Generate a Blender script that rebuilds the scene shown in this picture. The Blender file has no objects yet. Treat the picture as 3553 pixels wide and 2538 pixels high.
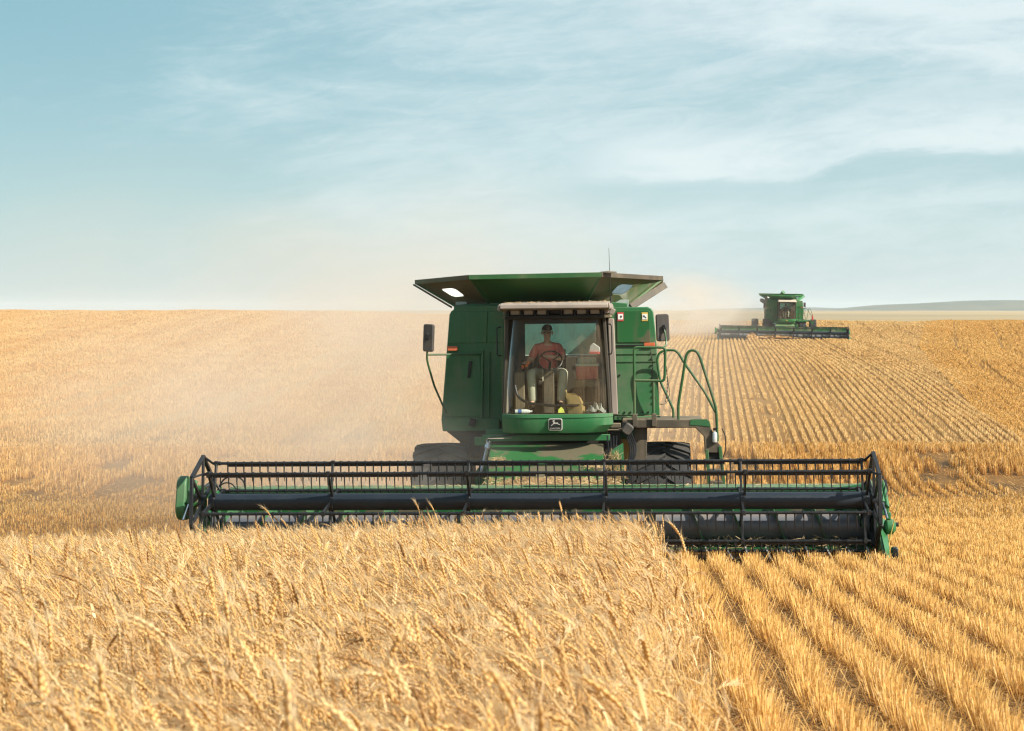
import bpy, bmesh, math, random
import numpy as np
from mathutils import Vector, Matrix, Quaternion

R = math.radians
rng = np.random.default_rng(7)
random.seed(7)
sc = bpy.context.scene
COL = sc.collection

# ------------------------------------------------------------------ camera
cam = bpy.data.cameras.new('camera')
cam.sensor_width = 36.0
cam.lens = 57.2
cam.clip_start = 0.1
cam.clip_end = 20000
cam.dof.use_dof = True
cam.dof.focus_distance = 24.0
cam.dof.aperture_fstop = 5.6
co = bpy.data.objects.new('camera', cam)
COL.objects.link(co)
co.location = (0, 0, 1.5)
co.rotation_euler = (R(90 - 1.966), 0, 0)
sc.camera = co

# ------------------------------------------------------------------ sun, sky, exposure
SUN_EL, SUN_AZ = 38.0, 122.0            # azimuth clockwise from +Y (the view direction)
tosun = Vector((math.cos(R(SUN_EL)) * math.sin(R(SUN_AZ)), math.cos(R(SUN_EL)) * math.cos(R(SUN_AZ)), math.sin(R(SUN_EL))))
sl = bpy.data.lights.new('sun', 'SUN')
sl.energy = 5.0
sl.angle = R(0.5)
sl.color = (1.0, 0.93, 0.82)
so = bpy.data.objects.new('sun', sl)
COL.objects.link(so)
so.location = (30, -20, 40)
so.rotation_euler = tosun.to_track_quat('Z', 'Y').to_euler()

sc.view_settings.view_transform = 'Standard'
sc.view_settings.look = 'None'
sc.view_settings.exposure = 0.72
sc.view_settings.gamma = 1.0
sc.cycles.max_bounces = 8
sc.cycles.transparent_max_bounces = 16
sc.cycles.volume_bounces = 2
sc.cycles.use_denoising = True
sc.cycles.pixel_filter_type = 'BLACKMAN_HARRIS'
sc.cycles.filter_width = 1.25
sc.cycles.caustics_reflective = False
sc.cycles.caustics_refractive = False


class NT:
    """small helper for building node trees"""
    def __init__(self, tree):
        self.t = tree
        self.n = tree.nodes
        self.n.clear()

    def new(self, typ, **kw):
        nd = self.n.new(typ)
        for k, v in kw.items():
            setattr(nd, k, v)
        return nd

    def link(self, a, b):
        self.t.links.new(a, b)

    def put(self, sock, v):
        if v is None:
            return
        if isinstance(v, bpy.types.NodeSocket):
            self.link(v, sock)
        elif sock.type == 'RGBA' and not hasattr(v, '__len__'):
            sock.default_value = (v, v, v, 1)
        elif sock.type == 'RGBA' and len(v) == 3:
            sock.default_value = (*v, 1)
        else:
            sock.default_value = v

    def math(self, op, a, b=None, c=None, clamp=False):
        nd = self.new('ShaderNodeMath', operation=op, use_clamp=clamp)
        self.put(nd.inputs[0], a)
        self.put(nd.inputs[1], b)
        self.put(nd.inputs[2], c)
        return nd.outputs[0]

    def mix(self, f, a, b, typ='MIX'):
        nd = self.new('ShaderNodeMix', data_type='RGBA', blend_type=typ)
        self.put(nd.inputs[0], f)
        self.put(nd.inputs[6], a)
        self.put(nd.inputs[7], b)
        return nd.outputs[2]

    def ss(self, v, lo, hi, a=0.0, b=1.0):
        nd = self.new('ShaderNodeMapRange', interpolation_type='SMOOTHSTEP')
        self.put(nd.inputs[0], v)
        for i, q in zip((1, 2, 3, 4), (lo, hi, a, b)):
            self.put(nd.inputs[i], q)
        return nd.outputs[0]

    def noise(self, vec, scale, detail=4, rough=0.55, dist=0.0):
        nd = self.new('ShaderNodeTexNoise')
        self.put(nd.inputs['Vector'], vec)
        nd.inputs['Scale'].default_value = scale
        nd.inputs['Detail'].default_value = detail
        nd.inputs['Roughness'].default_value = rough
        nd.inputs['Distortion'].default_value = dist
        return nd.outputs['Fac']

    def comb(self, x, y, z):
        nd = self.new('ShaderNodeCombineXYZ')
        for i, v in enumerate((x, y, z)):
            self.put(nd.inputs[i], v)
        return nd.outputs[0]

    def vmul(self, v, s):
        nd = self.new('ShaderNodeVectorMath', operation='MULTIPLY')
        self.put(nd.inputs[0], v)
        nd.inputs[1].default_value = s
        return nd.outputs[0]


world = bpy.data.worlds.new('World')
sc.world = world
world.use_nodes = True
w = NT(world.node_tree)
sky = w.new('ShaderNodeTexSky', sky_type='NISHITA')
sky.sun_disc = False
sky.sun_elevation = R(SUN_EL)
sky.sun_rotation = R(SUN_AZ)
sky.air_density = 1.0
sky.dust_density = 0.6
sky.ozone_density = 2.0
tc = w.new('ShaderNodeTexCoord')
sep = w.new('ShaderNodeSeparateXYZ')
w.link(tc.outputs['Generated'], sep.inputs[0])
ay = w.math('MAXIMUM', w.math('ABSOLUTE', sep.outputs[1]), 0.05)
U = w.math('DIVIDE', sep.outputs[0], ay)
V = w.math('DIVIDE', sep.outputs[2], ay)
# the clear sky: the physical sky cooled towards teal
ramp = w.mix(w.ss(V, 0.0, 0.19), (4.3, 5.25, 5.2), (2.35, 4.05, 4.35))
ramp = w.mix(w.ss(U, -0.33, 0.10, 0.0, 0.55), ramp, (4.0, 5.35, 5.6))
ramp = w.mix(w.ss(sep.outputs[2], 0.2, 0.7), ramp, (1.1, 2.2, 3.3))
clear = w.mix(0.72, w.mix(1.0, sky.outputs[0], (0.50, 0.70, 0.74), 'MULTIPLY'), ramp)
# thin cirrus, stretched along the horizon and slightly tilted
Vt = w.math('SUBTRACT', V, w.math('MULTIPLY', U, 0.10))
P1 = w.comb(w.math('MULTIPLY', U, 4.0), w.math('MULTIPLY', Vt, 19.0), 0.3)
n1 = w.noise(P1, 1.0, 9, 0.56, 0.9)
P2 = w.comb(w.math('MULTIPLY', U, 11.0), w.math('MULTIPLY', Vt, 46.0), 2.7)
n2 = w.noise(P2, 1.0, 9, 0.66, 1.3)
P3 = w.comb(w.math('MULTIPLY', U, 24.0), w.math('MULTIPLY', Vt, 82.0), 5.1)
n3 = w.noise(P3, 1.0, 8, 0.72, 1.1)
n12 = w.math('ADD', w.math('MULTIPLY', n1, 0.58), w.math('ADD', w.math('MULTIPLY', n2, 0.27), w.math('MULTIPLY', n3, 0.15)))
right = w.ss(U, -0.30, 0.02, -0.17, 0.10)
veil = w.ss(w.math('ADD', w.math('ADD', n12, right), w.math('MULTIPLY', w.math('SUBTRACT', n3, 0.5), 0.16)), 0.36, 0.74)
wob = w.math('MULTIPLY', w.math('SUBTRACT', n2, 0.5), 0.018)
wob = w.math('ADD', wob, w.math('MULTIPLY', w.math('SUBTRACT', n3, 0.5), 0.010))
# the bright bank with a sharp lower rim, upper right
stepv = w.ss(U, 0.165, 0.225, 0.0775, 0.0955)
dv = w.math('SUBTRACT', V, w.math('ADD', stepv, wob))
bank = w.math('MULTIPLY', w.ss(dv, -0.003, 0.006), w.ss(dv, 0.012, 0.055, 1.0, 0.0))
bank = w.math('MULTIPLY', bank, w.ss(U, -0.02, 0.10))
bank = w.math('MULTIPLY', bank, w.ss(n12, 0.30, 0.52, 0.45, 1.0))
# below the rim the sky is clear again
gap = w.math('MULTIPLY', w.math('MULTIPLY', w.ss(dv, -0.030, -0.008), w.ss(dv, -0.004, 0.003, 1.0, 0.0)), w.ss(U, 0.0, 0.06))
veil = w.math('MULTIPLY', veil, w.math('SUBTRACT', 1.0, w.math('MULTIPLY', gap, 0.55)))
# the low wisp to the left
rim2 = w.math('ADD', w.math('ADD', 0.0690, w.math('MULTIPLY', U, 0.075)), wob)
dv2 = w.math('SUBTRACT', V, rim2)
wisp = w.math('MULTIPLY', w.ss(dv2, -0.002, 0.003), w.ss(dv2, 0.002, 0.020, 1.0, 0.0))
wisp = w.math('MULTIPLY', wisp, w.math('MULTIPLY', w.ss(U, -0.22, -0.02), w.ss(U, 0.0, 0.03, 1.0, 0.0)))
wisp = w.math('MULTIPLY', wisp, w.ss(n3, 0.25, 0.6, 0.5, 1.0))
# upper right sheet
sheet = w.math('MULTIPLY', w.ss(w.math('ADD', w.math('ADD', V, wob), w.math('MULTIPLY', U, 0.10)), 0.158, 0.185), w.ss(U, -0.05, 0.14))
sheet = w.math('MULTIPLY', sheet, w.ss(n12, 0.34, 0.58, 0.25, 1.0))
cl = w.math('MAXIMUM', w.math('MULTIPLY', veil, 0.62), w.math('MULTIPLY', bank, 0.95))
cl = w.math('MAXIMUM', cl, w.math('MULTIPLY', wisp, 0.60))
cl = w.math('MAXIMUM', cl, w.math('MULTIPLY', sheet, 0.90))
hz = w.ss(V, 0.0, 0.085, 0.65, 0.0)
cl = w.math('MINIMUM', cl, 1.0)
cloudcol = w.mix(w.ss(V, 0.0, 0.06), (5.2, 5.8, 5.7), (6.1, 6.75, 6.85))
c1 = w.mix(hz, clear, (4.35, 5.25, 5.35))
c2 = w.mix(w.math('MULTIPLY', cl, 0.84), c1, cloudcol)
bg = w.new('ShaderNodeBackground')
w.link(c2, bg.inputs[0])
bg.inputs[1].default_value = 0.086
wo = w.new('ShaderNodeOutputWorld')
w.link(bg.outputs[0], wo.inputs[0])

# ------------------------------------------------------------------ materials
MAT = {}


def newmat(name):
    m = bpy.data.materials.new(name)
    m.use_nodes = True
    MAT[name] = m
    return m, NT(m.node_tree)


def princ(t, color, rough=0.5, metal=0.0, spec=0.5, bump=None, bumps=0.2, coat=0.0):
    b = t.new('ShaderNodeBsdfPrincipled')
    t.put(b.inputs['Base Color'], color)
    t.put(b.inputs['Roughness'], rough)
    t.put(b.inputs['Metallic'], metal)
    b.inputs['Specular IOR Level'].default_value = spec
    b.inputs['Coat Weight'].default_value = coat
    if bump is not None:
        bp = t.new('ShaderNodeBump')
        bp.inputs['Strength'].default_value = bumps
        bp.inputs['Distance'].default_value = 0.02
        t.link(bump, bp.inputs['Height'])
        t.link(bp.outputs[0], b.inputs['Normal'])
    return b


def out(t, sh):
    o = t.new('ShaderNodeOutputMaterial')
    t.link(sh, o.inputs[0])
    return o


def objco(t):
    return t.new('ShaderNodeTexCoord').outputs['Object']


def painted(name, col, dust=0.35, dustcol=(0.34, 0.26, 0.17), rough=0.42, lo=0.42, hi=0.75, scale=1.4, spec=0.45, upd=0.3):
    """paint under field dust: soft cloudy dust, more of it on upward faces, and fine specks"""
    m, t = newmat(name)
    oc = objco(t)
    n = t.noise(oc, scale, 6, 0.62, 0.3)
    f = t.noise(oc, 45, 3, 0.7)
    stk = t.noise(t.vmul(oc, (9, 9, 0.9)), 1.0, 4, 0.6)
    geo = t.new('ShaderNodeNewGeometry')
    s = t.new('ShaderNodeSeparateXYZ')
    t.link(geo.outputs['Normal'], s.inputs[0])
    up = t.ss(s.outputs[2], 0.55, 0.95, 0.0, upd)
    d = t.math('ADD', t.ss(n, lo, hi, 0.0, dust), t.math('MULTIPLY', t.ss(f, 0.6, 0.78), dust * 0.5))
    d = t.math('ADD', d, t.ss(stk, 0.5, 0.8, 0.0, dust * 0.5))
    d = t.math('MINIMUM', t.math('ADD', d, up), 0.92)
    v = t.noise(oc, 0.6, 3)
    c0 = t.mix(t.ss(v, 0.3, 0.7), tuple(x * 0.82 for x in col), tuple(min(1, x * 1.15) for x in col))
    c = t.mix(d, c0, dustcol)
    r = t.math('ADD', rough, t.math('MULTIPLY', d, 0.45))
    b = princ(t, c, r, 0, spec, bump=f, bumps=0.04)
    out(t, b.outputs[0])
    return m


G = painted('green_paint', (0.026, 0.145, 0.050), dust=0.42, dustcol=(0.22, 0.20, 0.14), lo=0.40, hi=0.78, scale=1.1)
GD = painted('green_paint_dusty_shaded', (0.012, 0.105, 0.026), dust=0.75, dustcol=(0.125, 0.088, 0.058), lo=0.48, hi=0.55, scale=1.6, upd=0.05)  # base green darkened to carry the feeder's shade, with real brown dust patches over it
GT = painted('green_paint_tank', (0.022, 0.105, 0.018), dust=0.28, dustcol=(0.15, 0.095, 0.055), lo=0.36, hi=0.70, scale=0.6, upd=0.3)
GTB = painted('brown_dusty_plate', (0.030, 0.075, 0.018), dust=0.65, dustcol=(0.14, 0.098, 0.060), lo=0.25, hi=0.60, scale=0.7, upd=0.3)
GR = painted('green_paint_rail', (0.022, 0.10, 0.028), dust=0.3)
BR = painted('dusty_brown_steel', (0.075, 0.062, 0.042), dust=0.35, rough=0.6)
TAN = painted('roof_plastic', (0.25, 0.21, 0.175), dust=0.45, dustcol=(0.38, 0.31, 0.24), rough=0.6, spec=0.3)
CREAM = painted('cream_roof', (0.62, 0.54, 0.43), dust=0.3, rough=0.6, spec=0.3)
BLK = painted('black_steel', (0.009, 0.010, 0.011), dust=0.16, dustcol=(0.075, 0.075, 0.075), rough=0.36, upd=0.08, scale=4.0)
REEL = painted('reel_tube_paint', (0.011, 0.017, 0.025), dust=0.12, dustcol=(0.07, 0.08, 0.09), scale=2.5, rough=0.42, upd=0.03)
BLUE = painted('worn_auger_steel', (0.085, 0.095, 0.115), dust=0.22, rough=0.35, spec=0.6)
DARK = painted('dark_underside', (0.018, 0.016, 0.013), dust=0.3, dustcol=(0.06, 0.05, 0.035), rough=0.8)
RUB = painted('tyre_rubber', (0.016, 0.016, 0.016), dust=0.35, dustcol=(0.11, 0.10, 0.085), rough=0.7, lo=0.4, hi=0.7, scale=3.0, upd=0.25)
YEL = painted('rim_yellow', (0.62, 0.42, 0.02), dust=0.3)
GRY = painted('mirror_plastic', (0.055, 0.05, 0.045), dust=0.5, dustcol=(0.16, 0.13, 0.10), rough=0.6)
INT = painted('cab_trim', (0.20, 0.165, 0.11), dust=0.3, rough=0.8, spec=0.2)
INTD = painted('cab_dark_trim', (0.07, 0.06, 0.045), dust=0.3, dustcol=(0.07, 0.06, 0.045), rough=0.8, spec=0.2)
LINER = painted('cab_side_liner', (0.33, 0.26, 0.17), dust=0.3, rough=0.8, spec=0.2)
GALV = painted('tank_inside', (0.42, 0.50, 0.47), dust=0.2, rough=0.6)


def plain(name, col, rough=0.5, metal=0.0, var=0.15, scale=30, spec=0.5):
    m, t = newmat(name)
    n = t.noise(objco(t), scale, 4)
    c = t.mix(n, tuple(x * (1 - var) for x in col), tuple(min(1, x * (1 + var)) for x in col))
    out(t, princ(t, c, rough, metal, spec).outputs[0])
    return m


ORANGE = plain('reflector_amber', (0.55, 0.13, 0.05), 0.3)
ORKNOB = plain('orange_knob', (0.75, 0.16, 0.02), 0.3)
LAMP = plain('lamp_lens', (0.62, 0.50, 0.36), 0.25)
CHROME = plain('chrome_rod', (0.7, 0.7, 0.7), 0.2, 1.0)
SILVER = plain('silver_trim', (0.50, 0.48, 0.42), 0.45, 0.2)
BADGE = plain('badge_black', (0.010, 0.011, 0.010), 0.4)
WHITE = plain('white_plastic', (0.75, 0.78, 0.74), 0.5)
MINT = plain('pale_mint_lid', (0.55, 0.72, 0.62), 0.5)
REDC = plain('red_plastic', (0.72, 0.11, 0.11), 0.45)
REDD = plain('decal_red', (0.50, 0.06, 0.05), 0.5)
YELD = plain('decal_yellow', (0.55, 0.38, 0.08), 0.5)
KRAFT = plain('kraft_paper', (0.42, 0.29, 0.11), 0.85, 0, 0.3, 12)
BLUEL = plain('blue_label', (0.05, 0.16, 0.45), 0.5)
GRN2 = plain('bright_green_plastic', (0.03, 0.40, 0.12), 0.4)
LIME = plain('lime_wrapper', (0.55, 0.60, 0.08), 0.5)
RAG = plain('grey_cloth', (0.34, 0.34, 0.30), 0.9, 0, 0.35, 40)
SKIN = plain('skin', (0.74, 0.46, 0.33), 0.55)
SHIRT = plain('red_shirt', (0.82, 0.17, 0.16), 0.9, 0, 0.25, 9)
JEANS = plain('faded_trousers', (0.50, 0.50, 0.37), 0.9, 0, 0.3, 10)
CAPM = plain('brown_cap', (0.07, 0.045, 0.03), 0.9)
GLASSES = plain('sunglasses', (0.008, 0.007, 0.006), 0.15)
SHOE = plain('brown_boot', (0.06, 0.04, 0.025), 0.8)
BSHIRT = plain('dark_blue_shirt', (0.05, 0.10, 0.13), 0.9)
ROD = plain('pale_rod', (0.46, 0.36, 0.10), 0.5)
EXTM = plain('extinguisher_steel', (0.72, 0.70, 0.66), 0.25, 0.6)
EXTR = plain('extinguisher_red', (0.50, 0.04, 0.03), 0.35)

# windscreen: clear glass under dusty wiper streaks
m, t = newmat('dusty_glass')
oc = objco(t)
s1 = t.noise(t.vmul(oc, (34, 34, 0.6)), 1.0, 5, 0.65)
s2 = t.noise(t.vmul(oc, (3, 3, 1.6)), 1.0, 4)
f = t.math('ADD', t.ss(s1, 0.45, 0.70, 0.07, 0.34), t.ss(s2, 0.40, 0.70, 0.0, 0.20))
tr = t.new('ShaderNodeBsdfTransparent')
tr.inputs[0].default_value = (0.95, 0.97, 0.93, 1)
df = t.new('ShaderNodeBsdfDiffuse')
df.inputs[0].default_value = (0.27, 0.20, 0.12, 1)
tl = t.new('ShaderNodeBsdfTranslucent')
tl.inputs[0].default_value = (0.27, 0.20, 0.12, 1)
a1 = t.new('ShaderNodeMixShader')
a1.inputs[0].default_value = 0.35
t.link(df.outputs[0], a1.inputs[1]); t.link(tl.outputs[0], a1.inputs[2])
mx = t.new('ShaderNodeMixShader')
t.link(f, mx.inputs[0]); t.link(tr.outputs[0], mx.inputs[1]); t.link(a1.outputs[0], mx.inputs[2])
gl = t.new('ShaderNodeBsdfGlossy')
gl.inputs[1].default_value = 0.04
fr = t.new('ShaderNodeFresnel')
fr.inputs[0].default_value = 1.45
m2 = t.new('ShaderNodeMixShader')
t.link(t.math('MULTIPLY', fr.outputs[0], 0.35), m2.inputs[0]); t.link(mx.outputs[0], m2.inputs[1]); t.link(gl.outputs[0], m2.inputs[2])
out(t, m2.outputs[0])
GLASS = m

m, t = newmat('milky_pane')
tr = t.new('ShaderNodeBsdfTransparent'); tr.inputs[0].default_value = (0.95, 0.96, 0.95, 1)
tl = t.new('ShaderNodeBsdfTranslucent'); tl.inputs[0].default_value = (0.85, 0.84, 0.8, 1)
mx = t.new('ShaderNodeMixShader'); t.put(mx.inputs[0], t.ss(t.noise(objco(t), 9), 0.3, 0.8, 0.6, 0.85))
t.link(tr.outputs[0], mx.inputs[1]); t.link(tl.outputs[0], mx.inputs[2])
out(t, mx.outputs[0])
PANE = m

m, t = newmat('tinted_pane')
tr = t.new('ShaderNodeBsdfTransparent'); tr.inputs[0].default_value = (0.40, 0.57, 0.54, 1)
gl = t.new('ShaderNodeBsdfGlossy'); gl.inputs[1].default_value = 0.08
mx = t.new('ShaderNodeMixShader'); mx.inputs[0].default_value = 0.08
t.link(tr.outputs[0], mx.inputs[1]); t.link(gl.outputs[0], mx.inputs[2])
out(t, mx.outputs[0])
TINT = m


m, t = newmat('clear_pane')
tr = t.new('ShaderNodeBsdfTransparent'); tr.inputs[0].default_value = (0.98, 0.99, 0.98, 1)
gl = t.new('ShaderNodeBsdfGlossy'); gl.inputs[1].default_value = 0.05
mx = t.new('ShaderNodeMixShader'); mx.inputs[0].default_value = 0.06
t.link(tr.outputs[0], mx.inputs[1]); t.link(gl.outputs[0], mx.inputs[2])
out(t, mx.outputs[0])
CLEAR = m


def strawmat(name, c0, c1, c2, transl=0.25, rough=0.6, var=1.0, patch=0.55, strip=(0.11, 0.035, 0.2)):
    """straw: vertex value 'tint' runs 0 stem .. 0.5 awn .. 1 ear, 'rnd' varies it stalk by stalk"""
    m, t = newmat(name)
    a = t.new('ShaderNodeAttribute', attribute_name='tint')
    r = t.new('ShaderNodeAttribute', attribute_name='rnd')
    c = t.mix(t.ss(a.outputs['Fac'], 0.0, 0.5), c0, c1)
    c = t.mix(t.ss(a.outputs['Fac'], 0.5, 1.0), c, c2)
    c = t.mix(t.math('MULTIPLY', t.ss(r.outputs['Fac'], 0.70, 1.0), 0.7 * var), c, (0.36, 0.155, 0.04))
    c = t.mix(t.math('MULTIPLY', t.ss(r.outputs['Fac'], 0.0, 0.25, 1.0, 0.0), 0.6 * var), c, (0.86, 0.70, 0.42))
    geo = t.new('ShaderNodeNewGeometry')
    big = t.math('ADD', t.math('MULTIPLY', t.noise(geo.outputs['Position'], 0.35, 3), 0.5), t.math('MULTIPLY', t.noise(t.vmul(geo.outputs['Position'], strip), 1.0, 3), 0.5))
    c = t.mix(t.ss(big, 0.40, 0.62, 0.0, patch), c, t.mix(1.0, c, (0.86, 0.72, 0.52), 'MULTIPLY'))
    b = princ(t, c, rough, 0, 0.35)
    tl = t.new('ShaderNodeBsdfTranslucent')
    t.link(c, tl.inputs[0])
    mx = t.new('ShaderNodeMixShader')
    mx.inputs[0].default_value = transl
    t.link(b.outputs[0], mx.inputs[1]); t.link(tl.outputs[0], mx.inputs[2])
    out(t, mx.outputs[0])
    return m


WHEAT = strawmat('ripe_wheat', (0.90, 0.63, 0.25), (0.94, 0.76, 0.48), (0.84, 0.56, 0.22), 0.36, 0.45, 1.0, 0.2)
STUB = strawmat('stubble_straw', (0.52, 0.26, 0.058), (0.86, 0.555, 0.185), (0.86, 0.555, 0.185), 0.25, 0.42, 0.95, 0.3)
CHAFF = strawmat('chaff_straw', (0.50, 0.34, 0.17), (0.58, 0.42, 0.23), (0.58, 0.42, 0.23), 0.2, 0.7, 0.8, 0.3)
BANKM = strawmat('bank_straw', (0.46, 0.23, 0.05), (0.68, 0.41, 0.12), (0.62, 0.36, 0.10))
HILLW = strawmat('far_straw', (0.50, 0.28, 0.085), (0.76, 0.53, 0.23), (0.70, 0.45, 0.16), 0.3, 0.6, 0.6, 0.4)
HILLS = strawmat('hillside_straw_mat', (0.66, 0.42, 0.16), (0.76, 0.52, 0.23), (0.74, 0.50, 0.21), 0.4, 0.7, 0.35, 0.75, (0.42, 0.012, 0.0))
ORW = strawmat('far_uncut_wheat', (0.55, 0.30, 0.07), (0.70, 0.43, 0.13), (0.66, 0.37, 0.09), 0.3, 0.6, 0.5, 0.5)

# ------------------------------------------------------------------ terrain
NEAR = [(-40, 2.0), (0, -1.5), (22, -3.44), (28, -3.95), (34, -4.42), (40, -4.92), (46, -5.45), (50, -5.50), (54, -5.32), (58, -5.14), (64, -5.12), (72, -5.16), (85, -5.18), (100, -4.85), (120, -4.0),
        (150, -2.78), (168, -1.95), (182, -1.27), (196, -1.6), (260, -4.2), (330, -6.2), (450, -5.2), (700, -3.1), (1200, -2.1), (2000, -1.75), (6000, -1.2)]
LEFT = [(-40, 2.0), (0, -1.5), (22, -3.50), (28, -4.2), (34, -4.65), (40, -5.1), (46, -5.55), (50, -5.58), (54, -5.40), (58, -5.20), (64, -5.05), (75, -4.72), (100, -3.5), (150, -1.02), (172, -0.18), (185, -0.05),
        (198, -0.35), (260, -3.0), (330, -6.0), (450, -5.2), (700, -3.1), (1200, -2.1), (2000, -1.75), (6000, -1.2)]


def table(p):
    d = np.arange(-40, 6000.5, 0.5)
    z = np.interp(d, [a for a, _ in p], [b for _, b in p])
    k = np.hanning(15); k /= k.sum()
    zs = np.convolve(np.pad(z, 7, 'edge'), k, 'valid')
    k2 = np.hanning(61); k2 /= k2.sum()
    zl = np.convolve(np.pad(z, 30, 'edge'), k2, 'valid')
    f = np.clip((d - 62) / 40, 0, 1)
    return d, zs * (1 - f) + zl * f


TD, TN = table(NEAR)
_, TL = table(LEFT)


def sstep(x, a, b):
    q = np.clip((x - a) / (b - a), 0, 1)
    return q * q * (3 - 2 * q)


def gz(x, y):
    x = np.asarray(x, float); y = np.asarray(y, float)
    a = x / np.maximum(y, 5.0)
    f = sstep(a, -0.17, 0.12)
    z = np.interp(y, TD, TN) * f + np.interp(y, TD, TL) * (1 - f)
    z = z + 1.5
    # the headland drops a little towards the left of the machine
    z = z - 0.34 * sstep(-x, 0.5, 7.5) * sstep(y, 12, 22) * (1 - sstep(y, 34, 44))
    z = z + 0.05 * np.sin(x * 0.35 + y * 0.11) * sstep(y, 65, 95) + 0.03 * np.sin(x * 0.9 + 1.3) * sstep(y, 46, 54)
    z = z + 0.12 * np.sin(x * 0.05 + 0.6) * sstep(y, 60, 150) * np.where(a < 0, 1.0, 0.4)
    return z


def link(o, parent=None):
    COL.objects.link(o)
    if parent is not None:
        o.parent = parent
    return o


def tag(o, label=None, cat=None, group=None, kind=None):
    for k, v in (('label', label), ('category', cat), ('group', group), ('kind', kind)):
        if v:
            o[k] = v
    return o


def np_mesh(name, verts, faces, mat, attrs=None, smooth=True):
    """verts (N,3), faces a list of (M,k) index arrays"""
    me = bpy.data.meshes.new(name)
    me.vertices.add(len(verts))
    me.vertices.foreach_set('co', np.ascontiguousarray(verts, np.float32).ravel())
    idx = np.concatenate([f.ravel() for f in faces]).astype(np.int32)
    tot = np.concatenate([np.full(len(f), f.shape[1], np.int32) for f in faces])
    st = np.concatenate([[0], np.cumsum(tot)[:-1]]).astype(np.int32)
    me.loops.add(len(idx))
    me.loops.foreach_set('vertex_index', idx)
    me.polygons.add(len(tot))
    me.polygons.foreach_set('loop_start', st)
    for k, v in (attrs or {}).items():
        at = me.attributes.new(k, 'FLOAT', 'POINT')
        at.data.foreach_set('value', np.ascontiguousarray(v, np.float32))
    me.update(calc_edges=True)
    if not smooth:
        me.shade_flat()
    me.materials.append(mat)
    return bpy.data.objects.new(name, me)


# ground material: pale straw litter over brown soil, darker lines of soil where the rows part
m, t = newmat('field_soil')
geo = t.new('ShaderNodeNewGeometry')
pos = geo.outputs['Position']
sp = t.new('ShaderNodeSeparateXYZ'); t.link(pos, sp.inputs[0])
nb = t.noise(pos, 0.25, 5, 0.6)
nf = t.math('ADD', t.math('MULTIPLY', t.noise(pos, 9.0, 6, 0.75), 0.6), t.math('MULTIPLY', t.noise(pos, 47.0, 3, 0.7), 0.4))
nm = t.noise(t.vmul(pos, (1.0, 0.25, 1.0)), 1.6, 4, 0.6)
litter = t.mix(nf, (0.10, 0.048, 0.015), (0.30, 0.165, 0.058))
dark = t.mix(nf, (0.030, 0.022, 0.014), (0.12, 0.080, 0.042))
c = t.mix(t.ss(t.math('ADD', t.math('MULTIPLY', nm, 0.6), t.math('MULTIPLY', nb, 0.5)), 0.60, 0.78, 0.0, 0.5), litter, dark)
bare = t.math('MULTIPLY', t.math('MULTIPLY', t.ss(sp.outputs[1], 44, 49), t.ss(sp.outputs[1], 55, 60, 1.0, 0.0)), t.ss(t.noise(t.vmul(pos, (0.45, 0.30, 1.0)), 1.0, 5, 0.65), 0.44, 0.58))
c = t.mix(t.math('MULTIPLY', bare, t.ss(sp.outputs[0], -1.0, 7.0, 0.0, 0.95)), c, dark)
far = t.ss(sp.outputs[1], 160, 330)
plainc = t.mix(t.ss(t.noise(t.vmul(pos, (0.004, 0.0012, 1)), 1.0, 4), 0.35, 0.65), (0.40, 0.30, 0.155), (0.29, 0.235, 0.135))
hillc = t.mix(t.ss(nb, 0.3, 0.7), (0.44, 0.28, 0.11), (0.52, 0.34, 0.14))
c = t.mix(t.math('MULTIPLY', t.ss(sp.outputs[1], 60, 75), t.ss(sp.outputs[0], -1.0, 8.0, 0.85, 0.18)), c, hillc)
c = t.mix(far, c, plainc)
out(t, princ(t, c, 0.95, 0, 0.1, bump=nf, bumps=0.5).outputs[0])
SOIL = m

dl = np.concatenate([np.arange(-14, 70, 0.7), 70 * (4900 / 70) ** np.linspace(0, 1, 190)])
al = np.linspace(-1, 1, 161)
al = np.sign(al) * (0.45 * np.abs(al) + 0.35 * np.abs(al) ** 3)
Dg, Ag = np.meshgrid(dl, al, indexing='ij')
Xg = Ag * (Dg + 26)
Zg = gz(Xg, Dg)
nv, nu = Dg.shape
ii = np.arange(nv * nu).reshape(nv, nu)
gf = np.stack([ii[:-1, :-1], ii[:-1, 1:], ii[1:, 1:], ii[1:, :-1]], -1).reshape(-1, 4)
tag(link(np_mesh('ground', np.stack([Xg, Dg, Zg], -1).reshape(-1, 3), [gf], SOIL)), kind='structure')

# distant hills beyond the plain
m, t = newmat('hill_grass')
pos = t.new('ShaderNodeNewGeometry').outputs['Position']
n = t.noise(t.vmul(pos, (0.010, 0.003, 0.05)), 1.0, 6, 0.6)
out(t, princ(t, t.mix(t.ss(n, 0.35, 0.65), (0.055, 0.075, 0.052), (0.105, 0.115, 0.075)), 0.95, 0, 0.1).outputs[0])
HILL = m


def hill(name, x0, x1, y0, y1, prof, base):
    us = np.linspace(0, 1, 120); vs = np.linspace(0, 1, 30)
    Uq, Vq = np.meshgrid(us, vs, indexing='ij')
    X = x0 + (x1 - x0) * Uq; Y = y0 + (y1 - y0) * Vq
    H = np.interp(Uq, [p for p, _ in prof], [h for _, h in prof])
    Z = base + H * np.sin(np.pi * np.clip(Vq, 0, 1)) ** 0.8 * (1 + 0.05 * np.sin(Uq * 37 + Vq * 9))
    i = np.arange(120 * 30).reshape(120, 30)
    f = np.stack([i[:-1, :-1], i[1:, :-1], i[1:, 1:], i[:-1, 1:]], -1).reshape(-1, 4)
    tag(link(np_mesh(name, np.stack([X, Y, Z], -1).reshape(-1, 3), [f], HILL)), kind='structure')


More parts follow.
